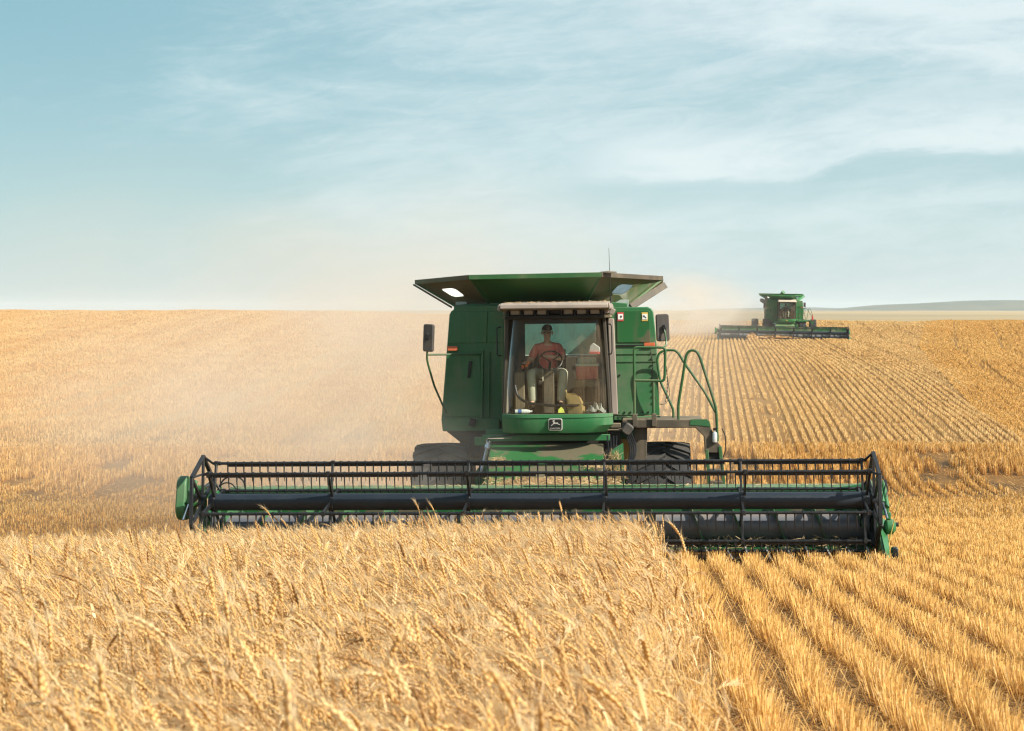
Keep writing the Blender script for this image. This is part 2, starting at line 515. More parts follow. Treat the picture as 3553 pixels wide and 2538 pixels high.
hill('hill', 560, 1750, 2600, 3400, [(0, 0), (0.05, 4), (0.10, 11), (0.16, 15), (0.24, 18.6), (0.30, 19.5), (0.36, 18.8), (0.45, 15), (0.6, 17), (0.8, 9), (1, 0)], -1.2)
hill('hill', 420, 900, 3500, 4300, [(0, 0), (0.15, 4), (0.4, 6.5), (0.6, 7.5), (0.8, 5), (1, 0)], -0.6)

# ------------------------------------------------------------------ straw, wheat and stubble (stuff nobody could count)
ROW_N, ROW_F = 0.42, 0.33


def hash2(a, b):
    q = np.sin(a * 12.9898 + b * 78.233) * 43758.5453
    return q - np.floor(q)


def vnoise(x, y):
    xi, yi = np.floor(x), np.floor(y)
    fx, fy = x - xi, y - yi
    fx = fx * fx * (3 - 2 * fx); fy = fy * fy * (3 - 2 * fy)
    return (hash2(xi, yi) * (1 - fx) + hash2(xi + 1, yi) * fx) * (1 - fy) + (hash2(xi, yi + 1) * (1 - fx) + hash2(xi + 1, yi + 1) * fx) * fy


def wheat_edge(y):
    return np.minimum(0.42 + 0.070 * y, 0.106 * y)


def stem_variant(lod, wid):
    """one wheat stalk: bowed stem, one or two leaves, a bearded ear. Leans to -X."""
    V, F, T = [], [], []
    L = rng.uniform(0.66, 0.86)
    th0 = rng.normal(0.10, 0.10)
    th1 = rng.normal(0.98, 0.45)
    if rng.random() < 0.22:
        th1 = rng.uniform(1.3, 2.1)
    th1 = max(th1, 0.05)
    ns = 7 if lod == 0 else 5
    ts = np.linspace(0, 1, ns + 1)
    side = rng.normal(0, 0.12)
    p = np.zeros(3); pts = [p.copy()]
    for i in range(ns):
        th = th0 + (th1 * 0.75 - th0) * ((ts[i] + 0.5 / ns) ** 2.6)
        d = np.array([-math.sin(th), side * math.sin(th), math.cos(th)])
        p = p + d / np.linalg.norm(d) * L / ns
        pts.append(p.copy())
    pts = np.array(pts)
    r = 0.0019 * wid

    def ring(c, d, rad, k=3, ph=0.0):
        a = np.array([0, 1, 0.0]); a = a - d * a.dot(d); a /= np.linalg.norm(a)
        b = np.cross(d, a)
        return [c + rad * (math.cos(ph + 2 * math.pi * j / k) * a + math.sin(ph + 2 * math.pi * j / k) * b) for j in range(k)]
    base = 0
    for i, q in enumerate(pts):
        d = pts[min(i + 1, ns)] - pts[max(i - 1, 0)]; d /= np.linalg.norm(d)
        V += ring(q, d, r * (1.0 - 0.35 * ts[i])); T += [0.05] * 3
    for i in range(ns):
        for j in range(3):
            a, b = 3 * i + j, 3 * i + (j + 1) % 3
            F += [(a, b, b + 3), (a, b + 3, a + 3)]
    # ear
    el = rng.uniform(0.10, 0.15)
    nk = 10 if lod == 0 else 4
    q = pts[-1].copy(); th = th1
    for k in range(nk):
        th = th1 * 0.78 + (th1 * 1.15 - th1 * 0.78) * k / nk
        d = np.array([-math.sin(th), side * math.sin(th), math.cos(th)]); d /= np.linalg.norm(d)
        a = np.array([0, 1, 0.0]); a = a - d * a.dot(d); a /= np.linalg.norm(a)
        b = np.cross(d, a)
        sgn = 1 if k % 2 else -1
        tap = 1.0 - 0.5 * abs(k / nk - 0.35)
        hw = 0.0058 * wid * tap
        step = el / nk
        ln = step * (2.7 if lod == 0 else 1.6)
        off = a * sgn * (0.0026 * wid if lod == 0 else 0)
        n0 = len(V)
        c = q + off + d * ln * 0.5
        V += [q + off * 0.3, c + a * hw, c + b * hw * 0.8, c - a * hw, c - b * hw * 0.8, q + off * 1.3 + d * ln]
        T += [1.0] * 6
        for j in range(4):
            F += [(n0, n0 + 1 + j, n0 + 1 + (j + 1) % 4), (n0 + 5, n0 + 1 + (j + 1) % 4, n0 + 1 + j)]
        # awns
        na = 2 if lod == 0 else 4
        for s in range(na):
            al = rng.uniform(0.06, 0.11)
            spread = rng.uniform(0.10, 0.42) * (sgn if lod == 0 else rng.choice([-1, 1]))
            ad = d + a * spread + b * rng.normal(0, 0.22); ad /= np.linalg.norm(ad)
            o0 = q + d * ln * 0.7
            wv = np.cross(ad, np.array([0.3, 0.9, 0.3])); wv = wv / np.linalg.norm(wv) * 0.00075 * wid
            n0 = len(V)
            V += [o0 - wv, o0 + wv, o0 + ad * al]
            T += [0.55, 0.55, 0.5]
            F += [(n0, n0 + 1, n0 + 2)]
        q = q + d * step
    # leaves
    for _ in range(2 if lod == 0 else 1):
        k = rng.integers(1, ns)
        o0 = pts[k]; az = rng.uniform(0, 2 * math.pi); ln = rng.uniform(0.12, 0.26)
        h = np.array([math.cos(az), math.sin(az), 0]); sd = np.array([-h[1], h[0], 0]) * 0.0036 * wid
        n0 = len(V); m_ = 4
        ph = rng.uniform(0.9, 1.4); dr = rng.uniform(1.2, 2.6)
        q2 = o0.copy()
        for i in range(m_ + 1):
            wd = sd * (1 - (i / m_) ** 2 * 0.9)
            V += [q2 - wd, q2 + wd]; T += [0.25] * 2
            ang = ph - dr * i / m_
            q2 = q2 + (h * math.cos(ang) + np.array([0, 0, math.sin(ang)])) * ln / m_
        for i in range(m_):
            a = n0 + 2 * i
            F += [(a, a + 1, a + 3), (a, a + 3, a + 2)]
    return np.array(V), np.array(F), np.array(T)


def scatter(name, variants, xs, ys, yaw, scl, mat, zoff=0.0):
    pz = gz(xs, ys) + zoff
    which = rng.integers(0, len(variants), len(xs))
    VV, FF, TT, RR = [], [], [], []
    base = 0
    for k, (v, f, tt) in enumerate(variants):
        s = np.nonzero(which == k)[0]
        if len(s) == 0:
            continue
        c, n = np.cos(yaw[s])[:, None], np.sin(yaw[s])[:, None]
        q = scl[s][:, None]
        X = (v[:, 0] * c - v[:, 1] * n) * q + xs[s][:, None]
        Y = (v[:, 0] * n + v[:, 1] * c) * q + ys[s][:, None]
        Z = v[:, 2] * q + pz[s][:, None]
        VV.append(np.stack([X, Y, Z], -1).reshape(-1, 3))
        FF.append((f[None] + (np.arange(len(s)) * len(v))[:, None, None] + base).reshape(-1, 3))
        base += len(s) * len(v)
        TT.append(np.tile(tt, len(s)))
        RR.append(np.repeat(rng.random(len(s)), len(v)))
    return np.concatenate(VV), np.concatenate(FF), np.concatenate(TT), np.concatenate(RR)


def in_frame(x, y, pad):
    return np.abs(x) < 0.318 * y + pad


def header_line(x):
    """distance at which the reel meets the standing crop"""
    d = 22.15 - 0.085 * (x - 0.33)
    return np.where(x < -4.75, 24.6, d)


def sample_wheat(y0, y1, dens, pad):
    n = int(dens * (y1 - y0) * 2 * (0.318 * y1 + pad))
    y = rng.uniform(y0, y1, n); x = rng.uniform(-(0.318 * y1 + pad), 0.318 * y1 + pad, n)
    e = wheat_edge(y) + rng.normal(0, 0.06, n) + 0.26 * (vnoise(y * 0.9, y * 0.0 + 3.0) - 0.5) + 0.22 * (vnoise(x * 2.2, y * 2.6) - 0.5)
    k = (x < e) & in_frame(x, y, pad) & (y < header_line(x) + rng.normal(0, 0.12, n))
    # drilled in rows too: gather the stalks loosely towards the row lines
    u = x - 0.070 * y
    u0 = np.round((u - 0.42) / 0.19) * 0.19 + 0.42
    x = x + (u0 - u) * 0.35
    return x[k], y[k]


parts = []
for lod, wid, y0, y1, dens, nvar, tall in ((0, 1.25, 2.9, 7.5, 210, 50, 0.93), (0, 1.4, 7.5, 12.0, 210, 40, 0.94), (1, 1.8, 12.0, 25.0, 250, 50, 0.98),
                                          (0, 2.1, 2.9, 7.0, 26, 40, 1.05), (0, 2.2, 7.0, 13.0, 26, 40, 1.05), (0, 2.5, 13.0, 22.5, 16, 40, 1.04)):
    vs = [stem_variant(lod, wid) for _ in range(nvar)]
    x, y = sample_wheat(y0, y1, dens, 2.2)
    # gusts: the lean swings gently over the field
    sw = 0.55 * np.sin(x * 0.9 + y * 0.5) + 0.35 * np.sin(x * 0.4 - y * 0.7 + 1.0)
    yaw = sw * 0.55 + rng.normal(0, 0.75, len(x)) + 0.1
    big = 0.95 + 0.06 * np.sin(x * 0.7 + 2) * np.sin(y * 0.55) 
    scl = tall * big * (1.0 - 0.19 * sstep(y, 9, 19)) * rng.normal(0.97, 0.055, len(x)).clip(0.7, 1.12)
    parts.append(scatter('wheat', vs, x, y, yaw, scl, WHEAT))
off = 0
fs = []
for p in parts:
    fs.append(p[1] + off); off += len(p[0])
wo_ = np_mesh('standing_wheat', np.concatenate([p[0] for p in parts]), fs, WHEAT,
              {'tint': np.concatenate([p[2] for p in parts]), 'rnd': np.concatenate([p[3] for p in parts])})
tag(link(wo_), 'ripe golden bearded wheat standing in the foreground before the header', 'wheat', kind='stuff')


def blades(x, y, h, wdt, lean, tint, zoff=0.0, seg=1):
    """upright flat straws: x,y,h,w arrays"""
    n = len(x)
    z = gz(x, y) + zoff
    yaw = rng.uniform(0, math.pi, n)
    sx, sy = np.cos(yaw) * wdt / 2, np.sin(yaw) * wdt / 2
    la = rng.uniform(0, 2 * math.pi, n)
    lx = lean * np.cos(la) * h; ly = lean * np.sin(la) * h
    if isinstance(tint, tuple):
        lx = lx + tint[1] * h; tint = tint[0]
    b0 = np.stack([x - sx, y - sy, z - 0.02], -1); b1 = np.stack([x + sx, y + sy, z - 0.02], -1)
    t1 = np.stack([x + sx * 0.8 + lx, y + sy * 0.8 + ly, z + h], -1); t0 = np.stack([x - sx * 0.8 + lx, y - sy * 0.8 + ly, z + h], -1)
    V = np.stack([b0, b1, t1, t0], 1).reshape(-1, 3)
    F = np.arange(n * 4).reshape(-1, 4)
    r = np.repeat(rng.random(n), 4)
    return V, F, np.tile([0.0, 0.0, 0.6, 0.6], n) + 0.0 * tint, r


def litter(x, y, ln, wdt, tint):
    """straws lying about on the soil"""
    n = len(x)
    z = gz(x, y) + rng.uniform(0.004, 0.08, n) * rng.random(n)
    az = rng.uniform(0, 2 * math.pi, n); dx, dy = np.cos(az) * ln / 2, np.sin(az) * ln / 2
    px, py = -np.sin(az) * wdt / 2, np.cos(az) * wdt / 2
    dz = rng.normal(0, 0.22, n) * ln / 2
    V = np.stack([np.stack([x - dx - px, y - dy - py, z - dz], -1), np.stack([x - dx + px, y - dy + py, z - dz], -1),
                  np.stack([x + dx + px, y + dy + py, z + dz], -1), np.stack([x + dx - px, y + dy - py, z + dz], -1)], 1).reshape(-1, 3)
    return V, np.arange(n * 4).reshape(-1, 4), np.repeat(rng.random(n) ** 2 * 0.45, 4), np.repeat(rng.random(n) * 0.75 + 0.25, 4)


def merge(name, lst, mat, label, cat):
    off = 0; fs = []
    for p in lst:
        fs.append(p[1] + off); off += len(p[0])
    o = np_mesh(name, np.concatenate([p[0] for p in lst]), fs, mat,
                {'tint': np.concatenate([p[2] for p in lst]), 'rnd': np.concatenate([p[3] for p in lst])})
    return tag(link(o), label, cat, kind='stuff')


# near stubble, in drilled rows running with the machine
lst = []
for y0, y1, per_m, wd in ((6.5, 12, 520, 0.0045), (12, 20, 430, 0.0055), (20, 32, 280, 0.0078)):
    xr = 0.318 * y1 + 1
    rows = np.arange(-20, 40)
    for k in rows:
        n = int(per_m * (y1 - y0))
        y = rng.uniform(y0, y1, n)
        uc = 0.50 + (k + 0.5) * ROW_N
        spread = np.where(rng.random(n) < 0.965, rng.normal(0, 0.041, n).clip(-0.10, 0.10), rng.uniform(-0.22, 0.22, n))
        x = uc + 0.076 * y - 0.03 + spread
        x = x + 0.03 * np.sin(y * 1.7 + k)
        keep = in_frame(x, y, 2.4) & (vnoise(x * 1.3 + k, y * 1.1) > 0.07)
        keep &= np.where(y < 22.6, x > wheat_edge(y) + 0.04, x > (4.9 if y0 >= 20 else -50))
        keep |= in_frame(x, y, 2.4) & (y > 23.4) & (x > -50)
        hh = rng.normal(0.152, 0.026, n).clip(0.08, 0.36) * (0.85 + 0.3 * vnoise(x * 0.8, y * 0.8 + 9))
        # the cut straws splay out from the row
        b = blades(x[keep], y[keep], hh[keep], wd * rng.uniform(0.7, 1.3, keep.sum()), rng.uniform(0, 0.20, keep.sum()) * (1 + 1.5 * (rng.random(keep.sum()) > 0.9)), 0.3)
        sp_ = (spread[keep] * 0.7 * hh[keep] / 0.2)
        b[0].reshape(-1, 4, 3)[:, 2:, 0] += sp_[:, None]
        lst.append(b)
for y0, y1, dens, ln, wd in ((6.5, 13, 620, 0.13, 0.0040), (6.5, 13, 110, 0.30, 0.0046), (13, 32, 170, 0.2, 0.0055), (32, 60, 40, 0.25, 0.014)):
    n = int(dens * (y1 - y0) * 2 * (0.318 * y1 + 2.4))
    y = rng.uniform(y0, y1, n); x = rng.uniform(-(0.318 * y1 + 2.4), 0.318 * y1 + 2.4, n)
    k = in_frame(x, y, 2.4) & ((x > wheat_edge(y)) | (y > 24.5))
    lst.append(litter(x[k], y[k], ln * rng.uniform(0.4, 1.6, k.sum()), wd, 0.1))
merge('near_stubble', lst, STUB, 'rows of freshly cut golden stubble on the right of the foreground', 'stubble')

# headland dip and bank behind the machine: patchy, tall, orange tufts
lst = []
n = 620000
y = np.where(rng.random(n) < 0.35, rng.uniform(30, 48, n), rng.uniform(48, 62, n)); x = rng.uniform(-23, 23, n)
rowu = np.where(x > 0, x - 0.12 * (y - 55) + 0.05 * np.sin(y * 0.9), x - 0.10 * (y - 55))
ph = rowu / 0.40
rowd = np.abs(ph - np.round(ph))
bankz = sstep(y, 48, 53) * (1 - sstep(y, 58.5, 60))
clump = vnoise(x * 0.9 + 4, y * 0.35)
keep = in_frame(x, y, 3.0) & (rng.random(n) < np.where(rowd < 0.20, 1.0, 0.04 + 0.3 * (y < 46))) & (clump > 0.30 * sstep(y, 45, 50) * (1 - sstep(y, 55, 60)) + 0.05) & (rng.random(n) < 0.85)
hh = (0.13 + 0.40 * bankz * (0.15 + 0.85 * clump)) * np.where(x < -1, 0.72, 1.0) * rng.uniform(0.6, 1.25, n)
lst.append(blades(x[keep], y[keep], hh[keep], 0.017 * rng.uniform(0.6, 1.3, keep.sum()), rng.uniform(0, 0.35, keep.sum()), 0.35))
merge('bank_stubble', lst, BANKM, 'patchy taller stubble on the dip and bank behind the near harvester', 'stubble')

# far stubble field on the right, rows fanning down the slope from the second harvester


def uncut_line(y):
    return np.interp(y, [50, 63, 92, 138, 200], [17.2, 19.8, 25.6, 34.5, 51.0])


lst = []; lst2 = []
n = 1500000
y = 58.5 + (205 - 58.5) * rng.random(n) ** 0.9
x = -0.03 * y + rng.random(n) * (0.365 * y + 5)
gq = 0.21 * np.sin(math.pi * np.clip((y - 62) / 88, 0, 1))
u = (x - 0.125 * (y - 62) + 8.6 * gq) / (1 + gq) + 0.05 * np.sin(y * 0.06)
kk = np.round(u / ROW_F)
u_in = u / ROW_F - kk + 0.10 * (hash2(kk, kk * 1.7) - 0.5)
track = np.mod(kk, 10)
thin = (track == 0) | ((track == 1) & (hash2(kk, kk * 0.3) > 0.4)) | (hash2(kk, 3.3) > 0.93)
q = np.abs(u_in)
keep = (q < 0.23 + 0.06 * hash2(kk, kk * 0.7)) & ~(thin & (rng.random(n) > 0.18)) & (x < uncut_line(y) + 1.2 + rng.normal(0, 0.9, n)) & (vnoise(x * 0.8, y * 0.3) > 0.10)
w_ = 0.00042 * y
lst.append(blades(x[keep], y[keep], (0.125 * rng.uniform(0.75, 1.25, n) * (0.85 + 0.35 * vnoise(u * 3.0, y * 0.6)))[keep], (w_ * rng.uniform(0.6, 1.3, n))[keep], rng.uniform(0, 0.12, keep.sum()), 0.4))
merge('far_stubble', lst, HILLW, 'curving rows of pale stubble sloping up to the distant harvester', 'stubble')

n = 600000
y = 56 + (205 - 56) * rng.random(n) ** 0.8
x = uncut_line(y) + (0.345 * y + 5 - uncut_line(y)) * rng.random(n)
u = x - np.interp(y, [50, 63, 92, 138, 200], [17.2, 19.8, 25.6, 34.5, 51.0])
patch = vnoise(x * 0.25, y * 0.09)
keep = (x > uncut_line(y) + rng.normal(0, 0.7, n)) & ((np.mod(u, 0.66) < 0.44) | (rng.random(n) < 0.15)) & (x < 0.34 * y + 5) & ~((np.mod(u + 0.3 * np.sin(y * 0.05) + 1.2, 4.1) < 0.85) & (rng.random(n) > 0.12)) & (rng.random(n) < 0.5 + 0.9 * patch)
lst2.append(blades(x[keep], y[keep], ((0.11 + 0.06 * sstep(u, 0.2, 2.5) + 0.06 * vnoise(x * 0.5, y * 0.2)) * rng.uniform(0.7, 1.2, n))[keep], (0.00045 * y * rng.uniform(0.6, 1.3, n))[keep], rng.uniform(0, 0.3, keep.sum()), 0.4))
merge('far_uncut_wheat', lst2, ORW, 'deep orange uncut wheat strip on the far right slope', 'wheat')

# the hillside on the left
lst = []
n = 1500000
y = 58.5 + (203 - 58.5) * rng.random(n) ** 0.85
x = -(0.345 * y + 5) + rng.random(n) * (0.357 * y + 5)
u = x - 0.045 * (y - 58) + 0.04 * np.sin(y * 0.3)
dens = 0.66 + 0.34 * np.cos(2 * math.pi * u / 0.33)
band = vnoise(u * 0.22 + 3, y * 0.012)
fine = vnoise(x * 0.7, y * 0.22)
um = np.mod(u + 0.8 * np.sin(y * 0.04) + 1.4, 7.3)
tr = (um < 1.2) | ((um > 2.3) & (um < 3.1))
keep = (rng.random(n) < dens * (0.45 + 0.5 * band + 0.3 * fine)) & ~(tr & (rng.random(n) > 0.25))
lst.append(blades(x[keep], y[keep], (0.14 * rng.uniform(0.65, 1.3, n) * (0.75 + 0.5 * fine))[keep], (0.00036 * y * rng.uniform(0.6, 1.3, n))[keep], rng.uniform(0, 0.25, keep.sum()), 0.45))
merge('hillside_straw', lst, HILLS, 'pale golden hillside of straw rising left of the near harvester', 'straw')
# ------------------------------------------------------------------ mesh builder


class MB:
    def __init__(self):
        self.v = []
        self.f = []

    def add(self, vs, fs):
        o = len(self.v)
        self.v += [tuple(q) for q in vs]
        self.f += [tuple(i + o for i in f) for f in fs]
        return self

    def box(self, c, s, rot=None, piv=None):
        hx, hy, hz_ = s[0] / 2, s[1] / 2, s[2] / 2
        vs = [Vector((a * hx, b * hy, d * hz_)) for a in (-1, 1) for b in (-1, 1) for d in (-1, 1)]
        if rot is not None:
            vs = [rot @ q for q in vs]
        vs = [q + Vector(c) for q in vs]
        return self.add(vs, [(0, 1, 3, 2), (4, 6, 7, 5), (0, 4, 5, 1), (2, 3, 7, 6), (0, 2, 6, 4), (1, 5, 7, 3)])

    def bar(self, a, b, wx, wy, up=(0, 1, 0)):
        a, b = Vector(a), Vector(b)
        d = (b - a); L = d.length
        if L < 1e-6:
            return self
        d.normalize()
        s = d.cross(Vector(up))
        if s.length < 1e-4:
            s = d.cross(Vector((1, 0, 0)))
        s.normalize(); t2 = s.cross(d)
        vs = []
        for e in (a, b):
            for i, j in ((-1, -1), (1, -1), (1, 1), (-1, 1)):
                vs.append(e + s * i * wx / 2 + t2 * j * wy / 2)
        return self.add(vs, [(3, 2, 1, 0), (4, 5, 6, 7), (0, 1, 5, 4), (1, 2, 6, 5), (2, 3, 7, 6), (3, 0, 4, 7)])

    def tube(self, pts, r, k=8, caps=True, smooth=0):
        pts = [Vector(q) for q in pts]
        if smooth:
            pts = rounded(pts, smooth)
        n = len(pts)
        rs = r if hasattr(r, '__len__') else [r] * n
        if len(rs) != n:
            rs = [rs[0] + (rs[-1] - rs[0]) * i / (n - 1) for i in range(n)]
        vs, fs = [], []
        ref = None
        for i in range(n):
            d = pts[min(i + 1, n - 1)] - pts[max(i - 1, 0)]
            d.normalize()
            if ref is None:
                ref = Vector((0, 0, 1)) if abs(d.z) < 0.9 else Vector((1, 0, 0))
            a = ref - d * ref.dot(d); a.normalize(); ref = a
            b = d.cross(a)
            for j in range(k):
                th = 2 * math.pi * j / k
                vs.append(pts[i] + (a * math.cos(th) + b * math.sin(th)) * rs[i])
        for i in range(n - 1):
            for j in range(k):
                fs.append((i * k + j, i * k + (j + 1) % k, (i + 1) * k + (j + 1) % k, (i + 1) * k + j))
        if caps:
            fs.append(tuple(range(k))[::-1]); fs.append(tuple((n - 1) * k + j for j in range(k)))
        return self.add(vs, fs)

    def prism(self, poly, axis, a, b):
        """polygon in the two other axes, swept along axis from a to b. axis y: poly is (x,z); axis x: poly is (y,z); axis z: (x,y)"""
        def P(q, s):
            return {'x': (s, q[0], q[1]), 'y': (q[0], s, q[1]), 'z': (q[0], q[1], s)}[axis]
        n = len(poly)
        vs = [P(q, a) for q in poly] + [P(q, b) for q in poly]
        fs = [tuple(range(n))[::-1], tuple(range(n, 2 * n))] + [(i, (i + 1) % n, n + (i + 1) % n, n + i) for i in range(n)]
        return self.add(vs, fs)

    def sheet(self, pts, th=0.02):
        """a flat polygon given thickness"""
        pts = [Vector(p) for p in pts]
        nrm = (pts[1] - pts[0]).cross(pts[2] - pts[0]).normalized() * th
        n = len(pts)
        return self.add(pts + [p - nrm for p in pts], [tuple(range(n)), tuple(range(n, 2 * n))[::-1]] + [(i, n + i, n + (i + 1) % n, (i + 1) % n) for i in range(n)])

    def lathe(self, prof, c, axis='x', k=32):
        """prof: list of (along, radius)"""
        vs, fs = [], []
        n = len(prof)
        for j in range(k):
            th = 2 * math.pi * j / k
            for a, r in prof:
                p = {'x': (a, r * math.cos(th), r * math.sin(th)), 'y': (r * math.cos(th), a, r * math.sin(th)), 'z': (r * math.cos(th), r * math.sin(th), a)}[axis]
                vs.append(Vector(p) + Vector(c))
        for j in range(k):
            for i in range(n - 1):
                fs.append((j * n + i, ((j + 1) % k) * n + i, ((j + 1) % k) * n + i + 1, j * n + i + 1))
        return self.add(vs, fs)

    def build(self, name, mat, parent=None, bevel=0.0, flat=False, mats=None, seg=2, ang=35, sub=0):
        me = bpy.data.meshes.new(name)
        me.from_pydata(self.v, [], self.f)
        bm = bmesh.new(); bm.from_mesh(me)
        bmesh.ops.recalc_face_normals(bm, faces=bm.faces)
        bm.to_mesh(me); bm.free()
        if not flat:
            me.shade_smooth()
            me.set_sharp_from_angle(angle=R(ang))
        me.materials.append(mat)
        o = bpy.data.objects.new(name, me)
        if bevel:
            b = o.modifiers.new('bevel', 'BEVEL')
            b.width = bevel; b.segments = seg; b.limit_method = 'ANGLE'; b.angle_limit = R(40)
            b.harden_normals = False
        return link(o, parent)


def rounded(pts, r, n=5):
    res = [pts[0]]
    for i in range(1, len(pts) - 1):
        a, b, c = pts[i - 1], pts[i], pts[i + 1]
        da, dc = (a - b), (c - b)
        q = min(r, da.length * 0.48, dc.length * 0.48)
        p0, p2 = b + da.normalized() * q, b + dc.normalized() * q
        for k in range(n + 1):
            s = k / n
            res.append(p0 * (1 - s) ** 2 + b * 2 * s * (1 - s) + p2 * s * s)
    res.append(pts[-1])
    return res


def rrect(cx, cz, w_, h_, r, n=4):
    p = []
    for sx, sz, a0 in ((1, 1, 0), (-1, 1, 90), (-1, -1, 180), (1, -1, 270)):
        for k in range(n + 1):
            a = R(a0 + 90 * k / n)
            p.append((cx + sx * (w_ / 2 - r) + r * math.cos(a), cz + sz * (h_ / 2 - r) + r * math.sin(a)))
    return p


def empty(name, loc, rot=(0, 0, 0), parent=None):
    o = bpy.data.objects.new(name, None)
    o.empty_display_size = 0.3
    o.location = loc
    o.rotation_euler = rot
    return link(o, parent)


def child_copy(src, parent, loc=(0, 0, 0)):
    c = src.copy()
    c.parent = parent
    c.location = loc
    COL.objects.link(c)
    return c


def panel_hole(p00, p10, p11, p01, u0, u1, v0, v1, th=0.03):
    """a four-cornered plate with a rounded opening; returns the plate and the corners of the opening"""
    P = [Vector(q) for q in (p00, p10, p11, p01)]

    def at(u, v):
        return P[0] * (1 - u) * (1 - v) + P[1] * u * (1 - v) + P[2] * u * v + P[3] * (1 - u) * v
    ru, rv = (u1 - u0) * 0.28, (v1 - v0) * 0.28
    hole = []
    for su, sv, a0 in ((u1 - ru, v1 - rv, 0), (u0 + ru, v1 - rv, 90), (u0 + ru, v0 + rv, 180), (u1 - ru, v0 + rv, 270)):
        for k in range(5):
            a = R(a0 + 22.5 * k)
            hole.append((su + ru * math.cos(a), sv + rv * math.sin(a)))
    outer = []
    for k in range(20):
        seg = k // 5
        cu, cv = ((1, 1), (0, 1), (0, 0), (1, 0))[seg]
        outer.append((cu, cv))
    vs = [at(*q) for q in hole] + [at(*q) for q in ((1, 1), (0, 1), (0, 0), (1, 0))]
    fs = []
    for k in range(20):
        a, b = k, (k + 1) % 20
        sa, sb = k // 5, ((k + 1) % 20) // 5
        if sa == sb:
            fs.append((a, b, 20 + sa))
        else:
            fs.append((a, b, 20 + sb, 20 + sa))
    nrm = (P[1] - P[0]).cross(P[3] - P[0]).normalized() * th
    n = len(vs)
    back = [q - nrm for q in vs]
    f2 = [tuple(i + n for i in f)[::-1] for f in fs]
    rim = [(k, k + n, (k + 1) % 20 + n, (k + 1) % 20) for k in range(20)]
    orim = [(20 + k, 20 + (k + 1) % 4, 20 + (k + 1) % 4 + n, 20 + k + n) for k in range(4)]
    mb = MB().add(vs + back, fs + f2 + rim + orim)
    pane = MB().sheet([at(*q) - nrm * 0.5 for q in hole], 0.004)
    return mb, pane


# ------------------------------------------------------------------ tyres
def tyre_mesh(rad, wid, rimr, lugs, lugh):
    mb = MB()
    hw = wid / 2
    prof = [(-hw * 0.80, rimr), (-hw * 0.96, rimr + (rad - rimr) * 0.25), (-hw, rimr + (rad - rimr) * 0.55), (-hw * 0.95, rad * 0.93 - 0.01), (-hw * 0.84, rad - lugh), (-hw * 0.4, rad - lugh * 0.75),
            (0, rad - lugh * 0.7), (hw * 0.4, rad - lugh * 0.75), (hw * 0.84, rad - lugh), (hw * 0.95, rad * 0.93 - 0.01), (hw, rimr + (rad - rimr) * 0.55), (hw * 0.96, rimr + (rad - rimr) * 0.25), (hw * 0.80, rimr)]
    mb.lathe(prof, (0, 0, 0), 'x', 44)
    for i in range(lugs):
        for s in (-1, 1):
            th0 = 2 * math.pi * (i + (0.5 if s > 0 else 0)) / lugs
            pts = []
            for q in range(5):
                f = q / 4
                x = s * (-0.03 + (hw * 0.99 + 0.03) * f)
                th = th0 - 0.30 * f * (1.35 - 0.35 * f)
                rr = rad - 0.004 - 0.02 * f * f
                if q == 4:
                    rr = rad * 0.955
                wq = 0.030 + 0.016 * f
                for d, top in ((-wq, 1), (wq, 1), (wq * 1.5, 0), (-wq * 1.5, 0)):
                    r2 = rr if top else rr - lugh * 1.1
                    t2 = th + d / rad
                    pts.append((x, -r2 * math.cos(t2), r2 * math.sin(t2)))
            fs = []
            for q in range(4):
                for j in range(4):
                    fs.append((4 * q + j, 4 * q + (j + 1) % 4, 4 * q + 4 + (j + 1) % 4, 4 * q + 4 + j))
            fs += [(3, 2, 1, 0), (16, 17, 18, 19)]
            mb.add(pts, fs)
    return mb


def wheel(root, name, c, rad, wid, spin, side):
    hub = MB()
    rr = rad * 0.55
    hub.lathe([(-wid * 0.40, rr), (-wid * 0.40, rr * 0.93), (-wid * 0.12, rr * 0.86), (-wid * 0.10, 0.02), (wid * 0.10, 0.02), (wid * 0.12, rr * 0.86), (wid * 0.40, rr * 0.93), (wid * 0.40, rr)], (0, 0, 0), 'x', 32)
    hub.lathe([(-wid * 0.16, 0.001), (-wid * 0.16, 0.16), (wid * 0.16, 0.16), (wid * 0.16, 0.001)], (0, 0, 0), 'x', 20)
    for k in range(8):
        a = 2 * math.pi * k / 8
        hub.box((side * wid * 0.13, 0.26 * math.cos(a), 0.26 * math.sin(a)), (0.05, 0.05, 0.05))
    w_ = hub.build(name, YEL, root)
    w_.location = c
    ty = tyre_mesh(rad, wid, rr, 22, 0.055 * rad / 0.85).build('tyre', RUB, w_, ang=28)
    ty.rotation_euler = (spin, 0, 0)
    return w_


# ------------------------------------------------------------------ skinned figures
def skin_obj(name, joints, edges, mat, parent, root=0, sub=2, smooth=True):
    me = bpy.data.meshes.new(name)
    me.from_pydata([j[0] for j in joints], edges, [])
    me.materials.append(mat)
    o = bpy.data.objects.new(name, me)
    link(o, parent)
    sk = o.modifiers.new('skin', 'SKIN')
    sk.use_smooth_shade = True
    sk.branch_smoothing = 0.4
    me.skin_vertices.new() if len(me.skin_vertices) == 0 else None
    for i, j in enumerate(joints):
        r = j[1]
        me.skin_vertices[0].data[i].radius = r if hasattr(r, '__len__') else (r, r)
        me.skin_vertices[0].data[i].use_root = (i == root)
    sb = o.modifiers.new('sub', 'SUBSURF')
    sb.levels = sub; sb.render_levels = sub
    return o


